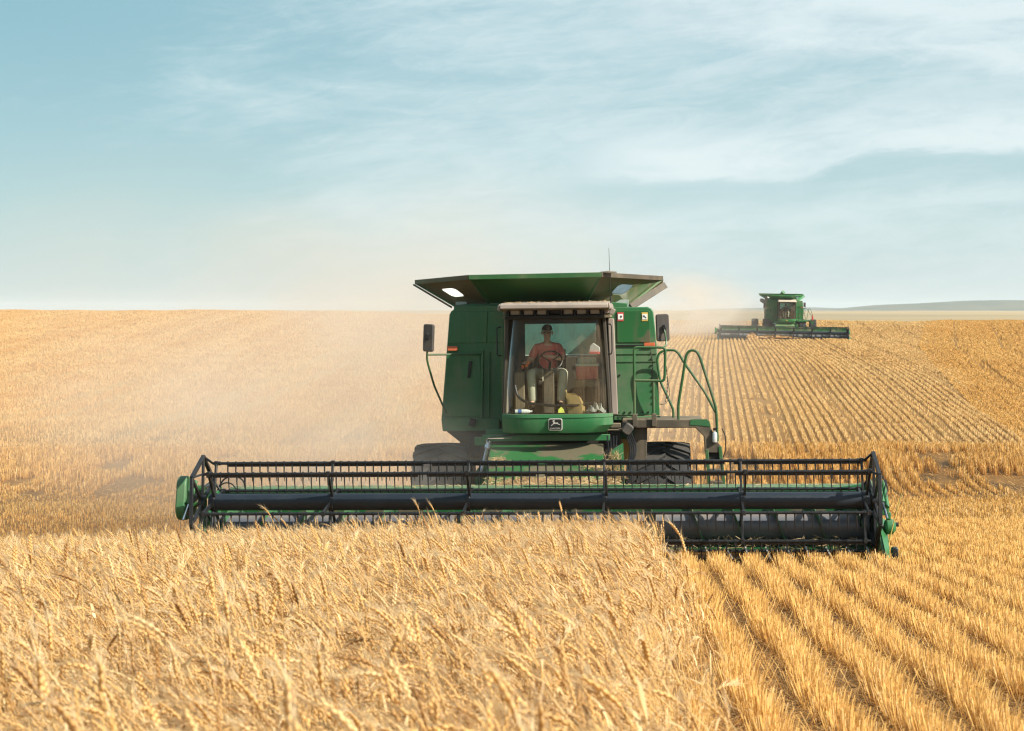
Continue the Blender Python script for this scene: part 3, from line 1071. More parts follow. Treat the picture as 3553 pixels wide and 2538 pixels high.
def person(name, M, label, shirt, has_cap, pose, detail=True):
    """a seated driver; pose gives joints in metres relative to the hip centre, x to the picture's right, -y to the front"""
    root = empty(name, M.translation, M.to_euler())
    tag(root, label, 'person')
    J, E = [], []

    def j(p, r, link_to=None):
        J.append((p, r)); i = len(J) - 1
        if link_to is not None:
            E.append((link_to, i))
        return i
    p = pose
    hip = j((0, 0, 0.06), (0.15, 0.11))
    waist = j((0, -0.01, 0.22), (0.135, 0.10), hip)
    chest = j((0, -0.03, 0.40), (0.16, 0.115), waist)
    up = j((0, -0.03, 0.50), (0.12, 0.085), chest)
    neck = j((0.0, -0.05, 0.585), 0.052, up)
    jaw = j((0.0, -0.075, 0.645), (0.058, 0.066), neck)
    head = j((0.0, -0.075, 0.715), (0.072, 0.088), jaw)
    crown = j((0.0, -0.065, 0.785), (0.062, 0.075), head)
    hands = []
    for s, key in ((-1, 'r'), (1, 'l')):
        sh = j((s * 0.165, -0.03, 0.485), 0.062, up)
        el = j(p[key + '_elbow'], 0.043, sh)
        mid = j(tuple((Vector(p[key + '_elbow']) * 0.55 + Vector(p[key + '_wrist']) * 0.45)), 0.040, el)
        wr = j(p[key + '_wrist'], 0.027, mid)
        wv, hd = Vector(p[key + '_wrist']), Vector(p[key + '_dir']).normalized()
        palm = j(tuple(wv + hd * 0.055), (0.030, 0.036), wr)
        sd = hd.cross(Vector((0, 0, 1))).normalized()
        if detail:
            for q, ln in zip((-1.5, -0.5, 0.5, 1.5), (0.060, 0.072, 0.068, 0.052)):
                b0 = wv + hd * 0.095 + sd * q * 0.019
                k1 = j(tuple(b0), 0.0095, palm)
                k2 = j(tuple(b0 + hd * ln * 0.5 + Vector((0, 0, -0.014))), 0.0088, k1)
                j(tuple(b0 + hd * ln * 0.75 + Vector((0, 0, -0.042))), 0.0078, k2)
            t0 = j(tuple(wv + hd * 0.045 + sd * (-0.045 if s > 0 else 0.045) + Vector((0, 0, -0.01))), 0.011, palm)
            j(tuple(wv + hd * 0.085 + sd * (-0.058 if s > 0 else 0.058) + Vector((0, 0, -0.032))), 0.009, t0)
    for s, key in ((-1, 'r'), (1, 'l')):
        h2 = j((s * 0.10, -0.03, 0.03), 0.085, hip)
        kn = j(p[key + '_knee'], 0.062, h2)
        cf = j(tuple(Vector(p[key + '_knee']) * 0.6 + Vector(p[key + '_foot']) * 0.4), 0.052, kn)
        an = j(p[key + '_foot'], 0.038, cf)
        ft = Vector(p[key + '_foot'])
        j(tuple(ft + Vector((s * 0.03, -0.15, -0.045))), 0.034, an)
    body = skin_obj('body', J, E, SKIN, root, 0, 2)
    # nose and ears, one mesh with the face
    sx, sy, sz = 0, -0.075, 0.70
    # clothes
    K = [((0, 0, 0.03), (0.165, 0.125)), ((0, -0.01, 0.20), (0.155, 0.118)), ((0, -0.03, 0.40), (0.18, 0.135)), ((0, -0.03, 0.505), (0.13, 0.098)), ((0, -0.04, 0.55), (0.070, 0.066))]
    KE = [(0, 1), (1, 2), (2, 3), (3, 4)]
    for s, key in ((-1, 'r'), (1, 'l')):
        n0 = len(K)
        shp, elp = Vector((s * 0.17, -0.03, 0.488)), Vector(p[key + '_elbow'])
        K += [(tuple(shp), 0.080), (tuple(shp * 0.45 + elp * 0.55), 0.070), (tuple(shp * 0.12 + elp * 0.88), 0.066)]
        KE += [(3, n0), (n0, n0 + 1), (n0 + 1, n0 + 2)]
    skin_obj('shirt', K, KE, shirt, root, 0, 2)
    K = [((0, 0.0, 0.04), (0.17, 0.13))]; KE = []
    for s, key in ((-1, 'r'), (1, 'l')):
        n0 = len(K)
        kn, ft = Vector(p[key + '_knee']), Vector(p[key + '_foot'])
        K += [((s * 0.10, -0.04, 0.03), 0.105), (tuple(kn), 0.085), (tuple(kn * 0.6 + ft * 0.4), 0.078), (tuple(ft + Vector((0, 0.0, -0.03))), 0.068)]
        KE += [(0, n0), (n0, n0 + 1), (n0 + 1, n0 + 2), (n0 + 2, n0 + 3)]
    skin_obj('trousers', K, KE, JEANS, root, 0, 2)
    for s, key in ((-1, 'r'), (1, 'l')):
        ft = Vector(p[key + '_foot'])
        skin_obj('boot', [(tuple(ft + Vector((0, 0.01, 0.02))), 0.055), (tuple(ft + Vector((0, -0.01, -0.04))), 0.055), (tuple(ft + Vector((s * 0.03, -0.17, -0.055))), 0.046)], [(0, 1), (1, 2)], SHOE, root, 0, 2)
    mb = MB()
    for s in (-1, 1):
        mb.lathe([(-0.004, 0.001), (-0.004, 0.020), (0.004, 0.018), (0.004, 0.001)], (s * 0.031, -0.168, 0.715), 'y', 12)
        mb.bar((s * 0.052, -0.165, 0.72), (s * 0.078, -0.07, 0.72), 0.008, 0.004)
    mb.bar((-0.012, -0.170, 0.72), (0.012, -0.170, 0.72), 0.005, 0.005)
    mb.build('sunglasses', GLASSES, root)
    if has_cap:
        cp = MB()
        k = 20
        prof = [(0.0, 0.098), (0.03, 0.097), (0.06, 0.086), (0.085, 0.06), (0.097, 0.02), (0.098, 0.001)]
        cp.lathe([(a, r) for a, r in prof], (0, 0, 0), 'z', k)
        cp.v = [(x * 0.86, y * 1.02 - 0.072, z + 0.748) for x, y, z in cp.v]
        br = []
        for q in range(9):
            a = R(200 + 140 * q / 8)
            br.append((0.084 * math.cos(a), -0.072 + 0.10 * math.sin(a)))
        br2 = [(x * 0.98, y - 0.068 * math.cos(x / 0.084 * 1.2)) for x, y in br[::-1]]
        cp.prism(br + br2, 'z', 0.748, 0.757)
        cp.build('cap', CAPM, root)
    hm = MB()
    hm.tube([(0, -0.15, 0.725), (0, -0.176, 0.69), (0, -0.160, 0.68)], [0.010, 0.016, 0.010], 8)
    hm.tube([(-0.022, -0.148, 0.655), (0, -0.156, 0.652), (0.022, -0.148, 0.655)], [0.005, 0.008, 0.005], 6)
    for s in (-1, 1):
        hm.tube([(s * 0.078, -0.055, 0.735), (s * 0.086, -0.05, 0.71), (s * 0.078, -0.06, 0.68)], [0.010, 0.018, 0.010], 8)
    hm.build('face_features', SKIN, root)
    return root


# ------------------------------------------------------------------ the harvester
STRAWLST = []


def combine(cfg):
    hw0, hw1 = cfg['x0'], cfg['x1']                 # cutting width
    near = cfg['near']
    root = empty('combine_harvester', cfg['loc'])
    root.rotation_euler = (cfg.get('pitch', 0), -cfg['roll'], -cfg['yaw'])
    tag(root, cfg['label'], 'combine harvester', 'combine harvesters in the field')
    gp = G if near else cfg['paint']

    # ---- body
    hull = MB()
    hull.prism([(4.32, 1.35), (4.32, 1.99), (7.55, 1.99), (7.55, 3.48), (7.9, 3.48), (9.2, 2.9), (9.5, 1.6), (8.6, 1.0), (5.6, 0.85)], 'x', -1.52, 1.48)
    hull.box((-1.625, 5.9, 2.55), (0.05, 3.1, 1.75)); hull.box((1.46, 5.9, 2.55), (0.05, 3.1, 1.75))
    hull.build('separator_body', gp, root, 0.05)
    MB().prism([(3.45, 0.75), (3.45, 1.50), (5.0, 1.50), (5.0, 0.75)], 'x', -1.12, 1.10).build('axle_frame', DARK, root, 0.02)
    MB().prism([(-1.74, 1.515), (-1.30, 1.515), (-1.10, 1.515), (-1.10, 1.06), (-1.42, 1.10), (-1.52, 1.34)], 'y', 4.05, 4.9).build('wheel_arch', DARK, root, 0.02)

    # left front panel, with its door
    lp = MB()
    lp.prism([(-1.575, 3.555), (-1.575, 3.49), (-1.615, 3.47), (-1.648, 3.41), (-1.795, 1.80), (-1.805, 1.72), (-1.78, 1.66), (-0.70, 1.66), (-0.70, 3.555)], 'y', 4.0, 4.35)
    L = lp.build('front_panel', gp, root, 0.015)
    L['label'] = 'shaded front panel with a door and a vertical black handle'
    MB().prism([(-1.795, 1.655), (-1.78, 1.517), (-0.855, 1.517), (-0.855, 1.725), (-1.80, 1.725)], 'y', 3.955, 3.998).build('skirt', gp, L, 0.012)
    MB().prism([(-1.628, 3.36), (-1.672, 2.945), (-1.045, 2.945), (-1.02, 3.46), (-1.59, 3.46)], 'y', 3.986, 4.01).build('upper_door', gp, L, 0.008)
    MB().prism([(-1.035, 2.945), (-0.72, 2.945), (-0.72, 3.46), (-1.01, 3.46)], 'y', 3.986, 4.01).build('upper_door', gp, L, 0.008)
    MB().prism([(-1.700, 2.79), (-1.772, 1.75), (-1.15, 1.75), (-1.15, 2.79)], 'y', 3.980, 4.01).build('door', gp, L, 0.01)
    d = MB()
    d.bar((-1.115, 3.965, 2.83), (-1.145, 3.965, 1.73), 0.045, 0.05)
    d.bar((-1.00, 3.975, 2.80), (-1.02, 3.975, 1.73), 0.02, 0.03)
    d.build('door_post', gp, L, 0.006)
    MB().prism([(-1.366, 2.385), (-1.320, 2.385), (-1.282, 2.655), (-1.330, 2.655)], 'y', 3.945, 3.985).build('door_handle', BLK, L, 0.006)
    MB().box((-1.60, 3.955, 2.862), (0.165, 0.03, 0.078)).build('reflector', ORANGE, L, 0.008)
    b = MB().box((-1.285, 3.90, 1.665), (0.10, 0.10, 0.12), Matrix.Rotation(R(18), 3, 'Y'))
    b.build('marker_lamp', BLK, L, 0.012)

    # right front panel with its hatch, decals and bolts
    rp = MB()
    rp.prism([(0.93, 1.745), (0.93, 3.495), (1.560, 3.495), (1.622, 3.468), (1.652, 3.41), (1.700, 2.90), (1.738, 1.745)], 'y', 4.0, 4.35)
    Rp = rp.build('front_panel', gp, root, 0.015)
    Rp['label'] = 'sunlit front panel with a square hatch and two decals'
    MB().prism(rrect(1.33, 3.18, 0.53, 0.51, 0.03), 'y', 3.984, 4.01).build('hatch', GD if near else gp, Rp, 0.006)
    MB().prism([(1.055, 2.89), (1.665, 2.89), (1.670, 2.868), (1.055, 2.868)], 'y', 3.975, 4.01).build('seam_strip', BLK, Rp)
    MB().box((1.585, 3.968, 2.892), (0.175, 0.03, 0.055)).build('reflector', ORANGE, Rp, 0.006)
    MB().prism([(1.0, 1.677), (1.0, 1.742), (1.75, 1.742), (1.75, 1.677)], 'y', 3.90, 3.998).build('skirt', gp, Rp, 0.01)
    for k, (zc, cw) in enumerate(((2.745, 0.66), (2.62, 0.66))):
        MB().box((1.37, 3.994, zc), (cw, 0.02, 0.012)).build('panel_seam', gp, Rp)
    if near:
        spots = [(1.08 + 0.095 * k, 3.992, 1.80) for k in range(7)] + [(1.60 + 0.004 * (8 - k), 3.992, 1.95 + 0.1 * k) for k in range(9)] + [(1.10, 3.992, 2.40)]
        bl = MB().box((0, 0, 0), (0.022, 0.02, 0.028)).build('bolt', BLK, Rp)
        bl.location = spots[0]
        for q in spots[1:]:
            child_copy(bl, Rp, q)
    if near:
        for cx, cz, m1 in ((1.125, 3.343, REDD), (1.514, 3.338, YELD)):
            dd = MB().prism(rrect(cx, cz, 0.100, 0.142, 0.006), 'y', 3.976, 3.984).build('warning_decal', m1, Rp)
            MB().prism(rrect(cx, cz, 0.082, 0.088, 0.004), 'y', 3.971, 3.975).build('decal_field', WHITE, dd)
            sy_ = MB()
            if m1 is REDD:
                sy_.prism(rrect(cx + 0.008, cz, 0.026, 0.034, 0.01), 'y', 3.967, 3.970)
            else:
                sy_.bar((cx - 0.025, 3.968, cz + 0.018), (cx + 0.025, 3.968, cz - 0.02), 0.012, 0.003)
                sy_.bar((cx - 0.026, 3.9685, cz - 0.004), (cx - 0.004, 3.9685, cz + 0.024), 0.009, 0.003)
            sy_.build('decal_symbol', BADGE, dd)

    # ---- grain tank and its flared extension
    gt = MB()
    x0, x1, ya, yb, zt, zb = -1.57, 1.235, 4.36, 7.5, 3.62, 2.0
    th = 0.03
    for (a, b) in (((x0, ya), (x1, ya)), ((x1, ya), (x1, yb)), ((x1, yb), (x0, yb)), ((x0, yb), (x0, ya))):
        # the front wall keeps an opening behind the cab's rear window
        gt_front = (a[1] == ya and b[1] == ya)
        if gt_front:
            gt.box(((x0 - 0.46) / 2, ya, (zt + zb) / 2), (-0.46 - x0, th, zt - zb))
            gt.box(((x1 + 0.72) / 2, ya, (zt + zb) / 2), (x1 - 0.72, th, zt - zb))
            gt.box((0.13, ya, (zt + 3.26) / 2), (1.18, th, zt - 3.26))
            gt.box((0.13, ya, (2.72 + zb) / 2), (1.18, th, 2.72 - zb))
        else:
            c = ((a[0] + b[0]) / 2, (a[1] + b[1]) / 2, (zt + zb) / 2)
            s = (abs(b[0] - a[0]) + th, abs(b[1] - a[1]) + th, zt - zb)
            gt.box(c, (max(s[0], th), max(s[1], th), s[2]))
    gt.build('grain_tank', GALV, root)
    ex = MB()
    FL, FR = (-1.245, 3.30, 3.997), (0.848, 3.30, 4.008)
    TLp, TRp = (-2.368, 5.2, 3.968), (1.811, 5.2, 3.973)
    BFL, BFR = (-1.00, 4.20, 3.62), (0.562, 4.20, 3.62)
    BL, BRt = (-1.605, 4.42, 3.565), (1.236, 4.42, 3.525)
    ex.sheet([BFR, BFL, FL, FR], 0.03)
    ex.sheet([(-1.605, 7.4, 3.57), (-2.368, 7.2, 3.95), TLp, BL], 0.03)
    ex.sheet([BRt, TRp, (1.811, 7.2, 3.95), (1.236, 7.4, 3.55)], 0.03)
    ex.sheet([(-1.605, 7.4, 3.57), (1.236, 7.4, 3.55), (1.811, 7.2, 3.95), (-2.368, 7.2, 3.95)], 0.03)
    E = ex.build('tank_extension', GT if near else gp, root)
    # corner plates with their little windows
    for a, b, c, dd in ((BL, BFL, FL, TLp), (BFR, BRt, TRp, FR)):
        left = a is BL
        uu = (0.16, 0.44) if left else (0.50, 0.80)
        mb, pane = panel_hole(a, b, c, dd, uu[0] + (0.10 if left else -0.10), uu[1] + (0.12 if left else -0.12), 0.30, 0.70)
        cpn = mb.build('corner_plate', GTB if near else gp, E)
        pane.build('window_pane', PANE, E)
    for a, b, m1 in ((TLp, FL, GTB), (FL, FR, GR), (FR, TRp, BR)):
        MB().bar(a, b, 0.075, 0.03).build('tank_lip', m1 if near else gp, E, 0.004)
    for a, b, wx, wy, m1 in (((-1.02, 4.18, 3.60), (-1.19, 3.40, 3.95), 0.05, 0.05, GR), ((0.575, 4.18, 3.60), (0.80, 3.40, 3.95), 0.05, 0.05, GR), ((1.29, 4.36, 3.50), (1.86, 5.13, 3.86), 0.11, 0.03, BR),
                             ((-1.66, 4.36, 3.535), (-2.38, 5.1, 3.92), 0.03, 0.05, GTB), ((-1.60, 4.30, 3.555), (-1.0, 4.16, 3.605), 0.02, 0.04, GTB)):
        MB().bar(a, b, wx, wy).build('edge_rib', m1 if near else gp, E, 0.005)
    MB().prism([(-1.575, 3.44), (1.235, 3.44), (1.235, 3.56), (0.56, 3.61), (-1.0, 3.61), (-1.575, 3.56)], 'y', 4.19, 4.34).build('tank_collar', gp, root, 0.01)
    if not near:
        a = MB().bar((-0.35, 4.6, 4.0), (-0.15, 4.3, 4.28), 0.32, 0.30)
        a.build('tank_fill_cover', gp, root, 0.03)
        MB().tube([(-1.75, 4.4, 3.25), (-2.0, 8.8, 3.2)], 0.2, 14).build('unloading_auger', BR, root)
        MB().box((-1.72, 4.7, 2.75), (0.28, 0.8, 2.2)).build('side_shield', TAN, root, 0.06)
    if near:
        MB().lathe([(0, 0.001), (0.012, 0.14), (0.03, 0.13), (0.045, 0.001)], (0.95, 3.42, 4.025), 'z', 14).build('lip_cap', BR, E)

    # ---- cab
    cb = MB()
    cb.prism([(2.80, 1.62), (4.28, 1.60), (4.28, 1.85), (2.80, 1.85)], 'x', -0.66, 0.88)           # floor
    for q0, q1, wx, wy in (((-0.655, 2.72, 1.86), (-0.585, 2.72, 3.36), 0.05, 0.10), ((0.975, 2.72, 1.86), (0.895, 2.72, 3.36), 0.05, 0.10)):
        cb.bar(q0, q1, wx, wy)
    # rear wall round the rear window
    cb.box((-0.575, 4.24, 2.6), (0.27, 0.05, 1.55)); cb.box((0.87, 4.24, 2.6), (0.29, 0.05, 1.55))
    cb.box((0.14, 4.24, 2.28), (1.18, 0.05, 0.86)); cb.box((0.14, 4.24, 3.30), (1.18, 0.05, 0.12))
    CB = cb.build('cab', INTD, root, 0.01)
    MB().bar((1.045, 2.78, 1.84), (0.995, 2.90, 3.32), 0.10, 0.09).build('door_frame', TAN if near else gp, CB, 0.015)
    sd = MB(); sd.box((-0.70, 3.55, 2.6), (0.02, 1.30, 1.45)); sd.build('side_window', CLEAR, CB)
    sd = MB(); sd.box((1.06, 3.60, 2.6), (0.02, 1.20, 1.45)); sd.build('side_window', CLEAR, CB)
    MB().box((0.14, 4.24, 2.99), (1.17, 0.012, 0.50)).build('rear_window', TINT, CB)
    lin = MB(); lin.box((-0.635, 3.05, 2.60), (0.025, 0.55, 1.45)); lin.box((-0.60, 3.35, 2.35), (0.07, 0.25, 0.8))
    lin.build('side_liner', LINER, CB, 0.01)
    lin = MB(); lin.box((0.965, 3.3, 2.60), (0.02, 0.9, 1.45)); lin.tube([(0.87, 3.5, 1.9), (0.90, 3.5, 2.8), (0.86, 3.5, 3.0)], 0.05, 10)
    lin.build('side_liner', INT, CB, 0.01)
    MB().prism([(2.62, 3.34), (4.28, 3.34), (4.28, 3.38), (2.62, 3.38)], 'x', -0.66, 0.99).build('headliner', INT, CB)
    # curved windscreen
    ws = MB(); vs = []; nsx = 14; nsz = 6
    for kz in range(nsz + 1):
        fz = kz / nsz
        z = 1.868 + (3.338 - 1.868) * fz
        xl, xr = -0.688 + 0.082 * fz, 0.997 - 0.092 * fz
        for kx in range(nsx + 1):
            fx = kx / nsx
            bul = 0.24 * (1 - (2 * fx - 1) ** 4)
            vs.append((xl + (xr - xl) * fx, 2.74 - bul + 0.06 * fz - 0.03 * math.sin(math.pi * fz), z))
    fs = [(kz * (nsx + 1) + kx, kz * (nsx + 1) + kx + 1, (kz + 1) * (nsx + 1) + kx + 1, (kz + 1) * (nsx + 1) + kx) for kz in range(nsz) for kx in range(nsx)]
    W = ws.add(vs, fs).build('windscreen', GLASS, CB)
    fr_ = MB()
    edge = lambda fx: [Vector(vs[kz * (nsx + 1) + (0 if fx == 0 else nsx)]) for kz in range(nsz + 1)]
    fr_.tube(edge(0), 0.012, 6); fr_.tube(edge(1), 0.016, 6)
    fr_.tube([Vector(vs[k]) for k in range(nsx + 1)], 0.010, 6)
    fr_.build('windscreen_seal', BLK, W)
    # green panel under the windscreen
    pv = []; fs = []
    ps = []
    for zz, ins, dy in ((1.585, 0.06, 0.05), (1.70, 0.0, 0.0), (1.815, 0.0, -0.004), (1.822, 0.0, -0.016), (1.872, 0.0, -0.012), (1.876, 0.01, 0.02)):
        xl, xr = -0.690 + (0.0 if zz > 1.6 else 0.0), 1.020 - (0.12 if zz < 1.6 else 0.0)
        for kx in range(nsx + 1):
            fx = kx / nsx
            ps.append((xl + (xr - xl) * fx, 2.70 - 0.24 * (1 - abs(2 * fx - 1) ** 4) + dy, zz))
    n1_ = nsx + 1
    for a in range(5):
        for kx in range(nsx):
            fs.append((a * n1_ + kx, a * n1_ + kx + 1, (a + 1) * n1_ + kx + 1, (a + 1) * n1_ + kx))
    back = len(ps)
    ps += [(-0.690, 3.2, 1.60), (0.90, 3.2, 1.60), (1.02, 3.2, 1.87), (-0.69, 3.2, 1.87)]
    fs += [(0, nsx, back + 1, back), (nsx, nsx + n1_, nsx + 4 * n1_, back + 2, back + 1), (0, back, back + 3, 4 * n1_, n1_)]
    LPn = MB().add(ps, fs).build('cab_front_panel', gp, CB)
    # emblem: leaping deer over the maker's name
    bx, bz, by = 0.145, 1.720, 2.452
    if near:
        bd = MB().prism(rrect(bx, bz, 0.215, 0.186, 0.03), 'y', by - 0.022, by + 0.02).build('emblem', SILVER, CB, 0.004)
        MB().prism(rrect(bx, bz, 0.190, 0.161, 0.022), 'y', by - 0.026, by - 0.0225).build('emblem_field', BADGE, bd)
        deer = [(-.78, -.42), (-.62, -.44), (-.30, -.12), (-.08, -.06), (.22, -.04), (.46, -.14), (.80, -.32), (.86, -.25), (.55, .0), (.42, .12), (.46, .34), (.34, .22), (.05, .20), (-.10, .26), (-.16, .50), (-.12, .66), (-.02, .92),
                (-.12, .82), (-.20, .66), (-.30, .70), (-.46, .80), (-.36, .66), (-.48, .56), (-.52, .48), (-.34, .46), (-.34, .18), (-.36, .02), (-.50, -.16)]
        dm = MB()
        sc_ = 0.088
        pts = [(bx + px * sc_, bz + 0.016 + pz * sc_ * 0.82) for px, pz in deer]
        dm.prism(pts, 'y', by - 0.0305, by - 0.0265)
        dm.build('emblem_deer', SILVER, bd, flat=True)
        fc = bpy.data.curves.new('emblem_lettering', 'FONT')
        fc.body = 'JOHN DEERE'
        fc.size = 0.034
        fc.align_x = 'CENTER'
        fc.extrude = 0.001
        fo = bpy.data.objects.new('emblem_lettering', fc)
        fo.data.materials.append(SILVER)
        link(fo, bd)
        fo.location = (bx, by - 0.028, bz - 0.070)
        fo.rotation_euler = (R(90), 0, 0)
        fo.scale = (0.80, 1, 1)
        bpy.context.view_layer.update()
        fm = bpy.data.meshes.new_from_object(fo.evaluated_get(bpy.context.evaluated_depsgraph_get()))
        lo_ = bpy.data.objects.new('emblem_letters', fm)
        link(lo_, bd)
        lo_.location, lo_.rotation_euler, lo_.scale = fo.location, fo.rotation_euler, fo.scale
        bpy.data.objects.remove(fo)
        lo_.name = 'emblem_lettering'
    else:
        MB().prism([(bx - 0.10, 1.70), (bx + 0.10, 1.70), (bx, 1.82)], 'y', by - 0.03, by).build('emblem', YELD, CB)
    # roof with its row of work lamps
    rf = MB()
    rf.prism([(2.20, 3.485), (2.21, 3.545), (2.30, 3.572), (4.28, 3.60), (4.28, 3.40), (2.75, 3.40), (2.75, 3.44)], 'x', -0.66, 0.975)
    rf.prism([(-0.66, 3.568), (-0.69, 3.54), (-0.71, 3.478), (-0.66, 3.45)], 'y', 2.24, 4.28)
    rf.prism([(0.975, 3.568), (1.0, 3.54), (1.018, 3.478), (0.975, 3.45)], 'y', 2.24, 4.28)
    RF = rf.build('cab_roof', TAN if near else CREAM, CB, 0.02)
    rs = MB()
    rs.box((0.155, 2.66, 3.415), (1.50, 0.04, 0.14))
    rs.prism([(2.42, 3.375), (2.42, 3.345), (2.72, 3.325), (2.72, 3.36)], 'x', -0.60, 0.91)
    for k in range(8):
        x = -0.555 + k * 0.2028
        rs.box((x, 2.52, 3.425), (0.022, 0.24, 0.115))
    rs.build('lamp_housing', DARK, RF)
    for k in range(7):
        x = -0.4535 + k * 0.2028
        if k == 3:
            MB().box((x, 2.60, 3.43), (0.15, 0.05, 0.05)).build('roof_vent', BR, RF, 0.008)
        else:
            MB().box((x, 2.58, 3.432), (0.150, 0.10, 0.080)).build('work_lamp', LAMP, RF, 0.012)
    if near:
        MB().box((1.028, 2.42, 3.43), (0.075, 0.14, 0.10), Matrix.Rotation(R(28), 3, 'Y')).build('roof_side_lamp', TAN, RF, 0.012)
        # chaff lying along the roof lip
        for _ in range(260):
            STRAWLST.append((random.uniform(-0.6, 0.95), random.uniform(2.22, 2.6), 3.575 + random.uniform(0, 0.02), 0.03))
    # inside the cab
    MB().prism([(3.35, 2.26), (3.35, 2.36), (3.78, 2.36), (3.86, 2.84), (3.95, 2.84), (3.92, 2.26)], 'x', -0.29, 0.24).build('driver_seat', INTD, CB, 0.03)
    MB().box((-0.03, 3.6, 2.06), (0.42, 0.40, 0.40)).build('seat_base', DARK, CB, 0.02)
    MB().prism([(3.25, 2.24), (3.25, 2.355), (3.85, 2.355), (3.85, 2.24)], 'x', 0.39, 0.83).build('passenger_seat', INT, CB, 0.03)
    MB().prism([(2.92, 1.862), (3.06, 1.862), (3.10, 2.55), (2.98, 2.55)], 'x', -0.062, 0.10).build('steering_column', BR, CB, 0.012)
    sw = MB()
    cw = Vector((0.045, 3.00, 2.675)); rw = 0.185
    tilt = Matrix.Rotation(R(52), 3, 'X')
    ringp = [cw + tilt @ Vector((rw * math.cos(a), rw * math.sin(a), 0)) for a in np.linspace(0, 2 * math.pi, 33)]
    sw.tube(ringp, 0.013, 8, caps=False)
    for a in (R(35), R(145), R(270)):
        sw.tube([cw + tilt @ Vector((0, 0, -0.03)), cw + tilt @ Vector((rw * math.cos(a), rw * math.sin(a), 0))], 0.010, 6)
    sw.tube([cw + tilt @ Vector((0, 0, -0.02)), Vector((0.03, 3.04, 2.54))], 0.022, 8)
    sw.build('steering_wheel', BLK, CB)
    MB().prism([(3.0, 1.87), (3.0, 2.50), (3.5, 2.56), (3.5, 1.87)], 'x', -0.52, -0.36).build('control_console', INT, CB, 0.02)
    lv = MB(); lv.tube([(-0.385, 3.12, 2.5), (-0.375, 3.05, 2.62)], 0.012, 6); lv.build('control_lever', BLK, CB)
    for q in ((-0.385, 3.0, 2.585), (-0.33, 3.0, 2.605), (-0.30, 3.02, 2.645)):
        MB().lathe([(-0.03, 0.001), (-0.026, 0.018), (0, 0.027), (0.026, 0.018), (0.03, 0.001)], q, 'z', 10).build('lever_knob', ORKNOB, CB)
    MB().tube([(-0.50, 2.9, 2.30), (-0.46, 2.85, 2.12), (-0.30, 2.8, 2.03), (0.05, 2.78, 1.99), (0.5, 2.8, 1.985), (0.78, 2.85, 2.06)], 0.022, 8, smooth=0.1).build('floor_rail', BLK, CB)
    gr = MB(); gr.tube([(-0.70, 2.85, 3.21), (-0.765, 2.82, 3.205), (-0.765, 2.82, 2.77), (-0.70, 2.85, 2.765)], 0.011, 6, smooth=0.05); gr.build('grab_rail', BLK, CB)
    gr = MB(); gr.tube([(0.94, 2.72, 3.24), (1.01, 2.66, 3.235), (1.015, 2.66, 2.86), (1.01, 2.66, 2.78), (0.95, 2.72, 2.775)], 0.010, 6, smooth=0.05); gr.build('grab_rail', BLK, CB)
    # wiper
    wp = MB(); wp.tube([(0.145, 2.50, 3.35), (0.10, 2.485, 2.9), (0.098, 2.478, 2.55)], 0.006, 6)
    # ---- mirrors
    for s in (-1, 1):
        if s < 0:
            mr = MB().prism(rrect(0, 0, 0.175, 0.44, 0.035), 'y', -0.035, 0.035).build('mirror', GRY, root, 0.012)
            mr.location = (-1.922, 3.5, 3.045); mr.rotation_euler = (0, R(3), R(-18))
            arm = MB()
            arm.tube([(-1.945, 3.52, 3.03), (-1.955, 3.57, 2.85), (-1.97, 3.60, 2.77), (-1.969, 3.62, 2.665), (-1.876, 3.72, 2.27), (-1.719, 3.96, 1.815)], 0.017, 8, smooth=0.08)
            arm.tube([(-1.972, 3.60, 2.775), (-1.118, 3.92, 2.765)], 0.016, 8)
            arm.build('mirror_arm', GR, root)
        else:
            mr = MB().prism(rrect(0, 0, 0.205, 0.43, 0.04), 'y', -0.035, 0.035).build('mirror', GRY, root, 0.012)
            mr.location = (1.792, 3.5, 3.163); mr.rotation_euler = (0, R(-2), R(10))
            arm = MB()
            arm.tube([(1.82, 3.44, 3.15), (1.825, 3.42, 3.10), (1.85, 3.40, 2.95), (1.84, 3.36, 2.88), (1.775, 3.30, 2.855)], 0.014, 8, smooth=0.06)
            arm.build('mirror_arm', GR, root)
        MB().box((mr.location.x + (-0.02 if s < 0 else 0.03), 3.445, 3.07 if s < 0 else 3.16), (0.05, 0.05, 0.10)).build('mirror_bracket', BLK, root, 0.01)
    an = MB(); an.tube([(0.98, 3.55, 3.56), (0.978, 3.55, 3.66)], 0.012, 8); an.tube([(0.978, 3.55, 3.66), (0.970, 3.55, 4.05), (0.960, 3.54, 4.43)], [0.006, 0.003], 6)
    an.build('antenna', BLK, root)

    # ---- running gear
    if near:
        wheel(root, 'front_wheel', (-1.775, 4.0, 0.47), 0.86, 0.90, 0.06, -1)
        wheel(root, 'front_wheel', (1.79, 4.0, 0.47), 0.86, 0.86, 0.19, 1)
    else:
        for k, x in enumerate((-2.75, -1.72, 1.66, 2.62)):
            wheel(root, 'front_wheel', (x, 4.0, 0.82), 0.95, 0.62, 0.1 * k, -1 if x < 0 else 1)
    for x in (-1.35, 1.35):
        wheel(root, 'rear_wheel', (x, 8.2, 0.15), 0.62, 0.45, 0.1, -1 if x < 0 else 1)
    MB().tube([(-2.4, 4.0, 0.47), (2.4, 4.0, 0.47)], 0.13, 12).build('front_axle', DARK, root)
    MB().tube([(-1.2, 8.2, 0.2), (1.2, 8.2, 0.2)], 0.10, 12).build('rear_axle', DARK, root)

    # ---- feeder house between body and header
    fh = MB()
